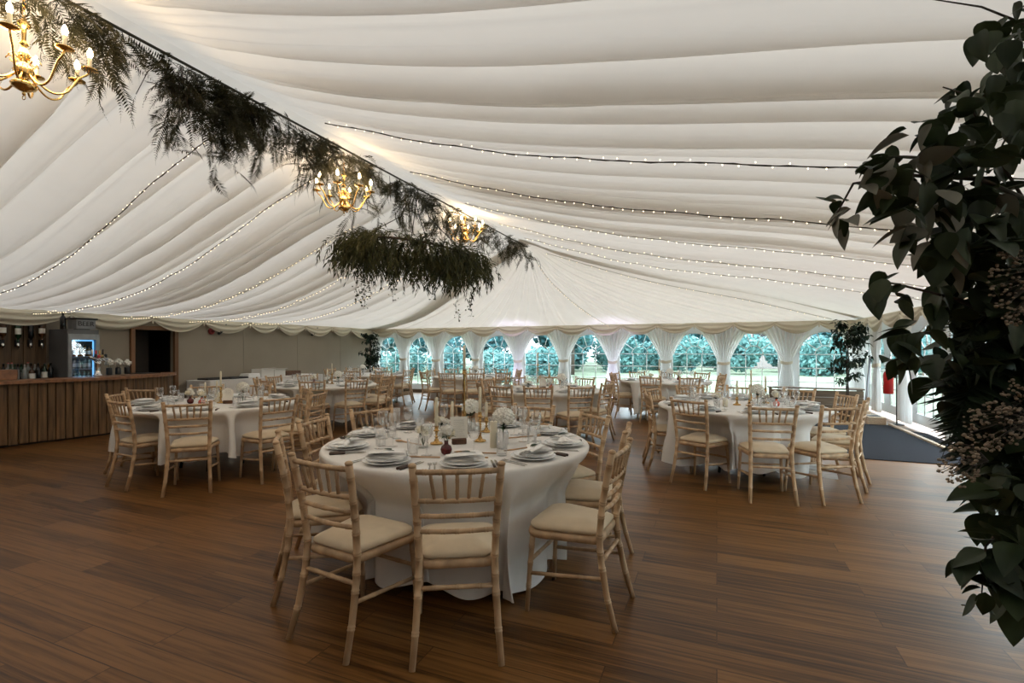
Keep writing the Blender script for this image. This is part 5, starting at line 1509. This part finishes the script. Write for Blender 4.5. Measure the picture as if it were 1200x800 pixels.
# fern fronds
FF = [frond_np(.34, .085, 30, 90+i, .5+.2*i, .34) for i in range(3)]
m = MB()
def fern(px, py, Z, tx, ty, tz, sc, k):
    a = Vector(Lc(VP(px, py, Z))); b_ = Vector(Lc(VP(tx, ty, tz))); d = b_-a; L = d.length
    x = d.normalized(); up = Vector((0,0,1)); y = up.cross(x).normalized(); z = x.cross(y)
    M = Matrix((x, y, z)).transposed(); 
    v = FF[k][0] @ np.array(M).T*(L/.33)+np.array(a); m.addnp(v, FF[k][1], False)
for i, f in enumerate([(1190,420,1.25,1068,500,1.12), (1180,400,1.25,1055,465,1.1), (1170,440,1.25,1090,545,1.12), (1185,390,1.2,1075,425,1.15), (1190,350,1.2,1070,395,1.2), (1180,450,1.2,1120,540,1.15), (1195,430,1.3,1075,520,1.2), (1190,330,1.25,1085,350,1.22), (1200,470,1.2,1130,560,1.2), (1170,380,1.3,1090,470,1.25), (1160,420,1.22,1085,505,1.16), (1185,370,1.28,1095,430,1.24)]):
    fern(*f, 1, i % 3)
m.build('fern_fronds', M_fern, fp)
# gypsophila clouds
def gyp(px, py, hx, hy, Z, dz, n, name='gypsophila'):
    m = MB(); st_ = MB(); root = Vector(Lc(VP(px+hx*1.3, py-hy*.2, Z+.05)))
    for i in range(n):
        r = rnd.random()**.45; a = rnd.uniform(0, 6.28)
        p = Vector(Lc(VP(px+hx*r*math.cos(a), py+hy*r*math.sin(a), Z+rnd.uniform(-dz, dz)))); s = rnd.uniform(.0024, .0044)
        m.ball(p, (s, s, s*.8), 6, 4)
        if i % 3 == 0: st_.tube([root, root.lerp(p, .6)+Vector((0,0,.01)), p], .0007, 3, None, False)
    o = m.build(name, M_gyp, fp); st_.build('fine_stems', M_twig, o)
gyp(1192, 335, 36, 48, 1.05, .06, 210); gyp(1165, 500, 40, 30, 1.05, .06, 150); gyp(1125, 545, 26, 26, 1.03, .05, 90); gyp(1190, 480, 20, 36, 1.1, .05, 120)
# ------------------------------------------------------------------ outside
mb = MB(); mb.add([(-70, AE+.3, -.12), (80, AE+.3, -.12), (80, 110, -.02), (-70, 110, -.02)], [(0,1,2,3)], None, False)
mb.add([(PR+.3, -30, -.12), (80, -30, -.12), (80, AE+.3, -.12), (PR+.3, AE+.3, -.12)], [(0,1,2,3)], None, False)
struct(mb, 'ground', M_lawn)
def tree_mesh(seed, R, H, n, ls, trunk=True):
    rnd = random.Random(seed); m = MB(); blobs = []
    for k in range(11):
        a = rnd.uniform(0, 6.28); z = H*rnd.uniform(.30, .86); r = R*rnd.uniform(.2, .62)*(1.15-abs(z/H-.5)); blobs.append((r*math.cos(a), r*math.sin(a), z, R*rnd.uniform(.38, .6)))
    for i in range(n):
        c = blobs[rnd.randrange(11)]; d = Vector((rnd.gauss(0,1), rnd.gauss(0,1), rnd.gauss(0,1))).normalized(); p = Vector(c[:3])+d*c[3]*rnd.uniform(.65, 1.05); 
        if p.z < .05: continue
        u = Vector((rnd.gauss(0,1), rnd.gauss(0,1), rnd.gauss(0,1))).normalized(); w = d.cross(u).normalized() if rnd.random() < .5 else u.orthogonal().normalized(); l = ls*rnd.uniform(.6, 1.3)
        m.add([p-u*l*.5, p+w*l*.3, p+u*l*.5, p-w*l*.3], [(0,1,2,3)], None, False)
    return m
TT = []
for k in range(3):
    a = tree_mesh(200+k, 2.3, 6.0, 5200, .42).mesh('tree_crown', M_tree)
    m = MB(); m.tube([(0,0,0), (.05,.0,1.5), (.0,.1,3.6)], [.22,.17,.08], 8); m.tube([(0,0,1.6), (.7,.2,3.2)], [.1,.04], 6); m.tube([(0,0,1.8), (-.6,.3,3.3)], [.1,.04], 6); TT.append((a, m.mesh('tree_trunk', M_twig)))
SH = [tree_mesh(220+k, 1.1, 1.9, 2600, .22).mesh('shrub', M_hedge) for k in range(3)]
rnd = random.Random(12)
TX = []
for r, (y, x0, n, sp, sc) in enumerate([(28.5,-32,5,6.0,1.0), (34.5,-35,5,6.2,1.1), (41,-38,5,6.5,1.2), (44,-8,7,7.4,1.25), (51.5,-14.5,8,7.4,1.35), (59,-18,9,7.6,1.5)]):
    TX += [(x0+sp*i, y, sc) for i in range(n)]
TX = [q for q in TX if not (abs(q[0]-2.7) < 6.5 and 40 < q[1] < 50)]
TX += [(16.5,2+6*i,1.) for i in range(6)] + [(22.8,-1+6.2*i,1.1) for i in range(7)]
for i, (x, y, s) in enumerate(TX):
    k = i % 3
    side = 'beyond the glazed doors' if x > 15 and y < 38 else 'beyond the arched windows'
    t = thing('garden_tree', 'bluish green leafy garden tree standing on the lawn %s' % side, 'tree', (x, y, -.12), rnd.uniform(0, 6), 'garden trees '+side); t.scale = (s,)*3
    obj('crown', TT[k][0], t); obj('trunk', TT[k][1], t)
SX = [(-28+2.6*i, 21.6, .92, 'low rounded green shrub in the hedge close outside the arched windows') for i in range(9)]
SX += [(-29.3+2.6*i, 24.2, .95, 'low rounded green shrub in the hedge close outside the arched windows') for i in range(9)]
SX += [(-9.5+3.75*i, 33.2, 1.4, 'rounded green shrub in the hedge line across the far lawn') for i in range(9)]
SX += [(-7.6+3.75*i, 37.2, 1.42, 'rounded green shrub in the hedge line across the far lawn') for i in range(9)]
SX += [(11.3, -2+2.7*i, .95, 'rounded green shrub in the hedge beyond the glazed doors') for i in range(8)]
for i, (x, y, s, lab) in enumerate(SX):
    o = put('garden_shrub', SH[i % 3], lab, 'shrub', (x+rnd.uniform(-.1,.1), y+rnd.uniform(-.3,.3), -.3*s), rnd.uniform(0, 6), lab.split(' in the ')[1]); o.scale = (s, s, s*.95)
# house beyond the lawn
h = thing('house', 'pale rendered house with tiled roof beyond the lawn', 'house', (2.7, 45, -.1), .15)
mb = MB(); mb.box((0,0,2.1), (7,5,4.2)); mb.build('wall', M_house, h)
mb = MB(); mb.add([(-3.8,-2.9,4.1), (3.8,-2.9,4.1), (3.8,2.9,4.1), (-3.8,2.9,4.1), (-3.8,0,6.2), (3.8,0,6.2)], [(0,1,5,4), (2,3,4,5), (0,4,3), (1,2,5), (0,3,2,1)], None, False); mb.build('roof', M_roof, h)
for x in (-2, 0, 2): 
    m = MB(); m.box((x,-2.52,2.9), (1.0,.06,1.1)); m.build('window', M_black, h)
# terrace
mb = MB(); mb.box((PR+2.6, 7.9, -.06), (4.4, 6, .1)); o = mb.build('terrace_paving', M_deck); o['kind'] = 'structure'
# annex raised and unseen block added behind viewer, both to shade the roof lining
mb = MB(); mb.box((PL-4.4, -.5, 4.4), (2.0, 24, 9.0)); mb.box((-4, AF-1.6, 4.9), (30, 2, 10.0)); struct(mb, 'wall_annex_shade', M_wallpanel)

# ------------------------------------------------------------------ light
w = bpy.data.worlds.new('World'); SC.world = w; w.use_nodes = True
n = w.node_tree.nodes; l = w.node_tree.links; n.clear()
o = n.new('ShaderNodeOutputWorld'); bg = n.new('ShaderNodeBackground'); l.new(bg.outputs[0], o.inputs[0])
tc = n.new('ShaderNodeTexCoord'); sp = n.new('ShaderNodeSeparateXYZ'); l.new(tc.outputs['Generated'], sp.inputs[0])
cr = n.new('ShaderNodeValToRGB'); cr.color_ramp.elements[0].position = .0; cr.color_ramp.elements[0].color = (.97,.99,1.,1); cr.color_ramp.elements[1].position = .7; cr.color_ramp.elements[1].color = (.90,.95,1.,1)
l.new(sp.outputs['Z'], cr.inputs[0]); l.new(cr.outputs[0], bg.inputs[0]); bg.inputs[1].default_value = 6.0

# ------------------------------------------------------------------ camera and view
cd = bpy.data.cameras.new('Camera'); cam = bpy.data.objects.new('Camera', cd); COL.objects.link(cam)
cam.location = (0, 0, EYE); cam.rotation_euler = (PI/2, 0, YAW)
cd.sensor_width = 36; cd.lens = 36*F/1200; cd.shift_y = (HY-400)/1200; cd.clip_start = .05; cd.clip_end = 300
SC.camera = cam
SC.view_settings.view_transform = 'Standard'; SC.view_settings.look = 'None'; SC.view_settings.gamma = 1; SC.view_settings.exposure = 0.9
SC.view_settings.use_curve_mapping = False
cy = SC.cycles
cy.max_bounces = 10; cy.diffuse_bounces = 5; cy.glossy_bounces = 3; cy.transmission_bounces = 6; cy.transparent_max_bounces = 24
cy.caustics_reflective = False; cy.caustics_refractive = False; cy.sample_clamp_indirect = 6; cy.use_denoising = True
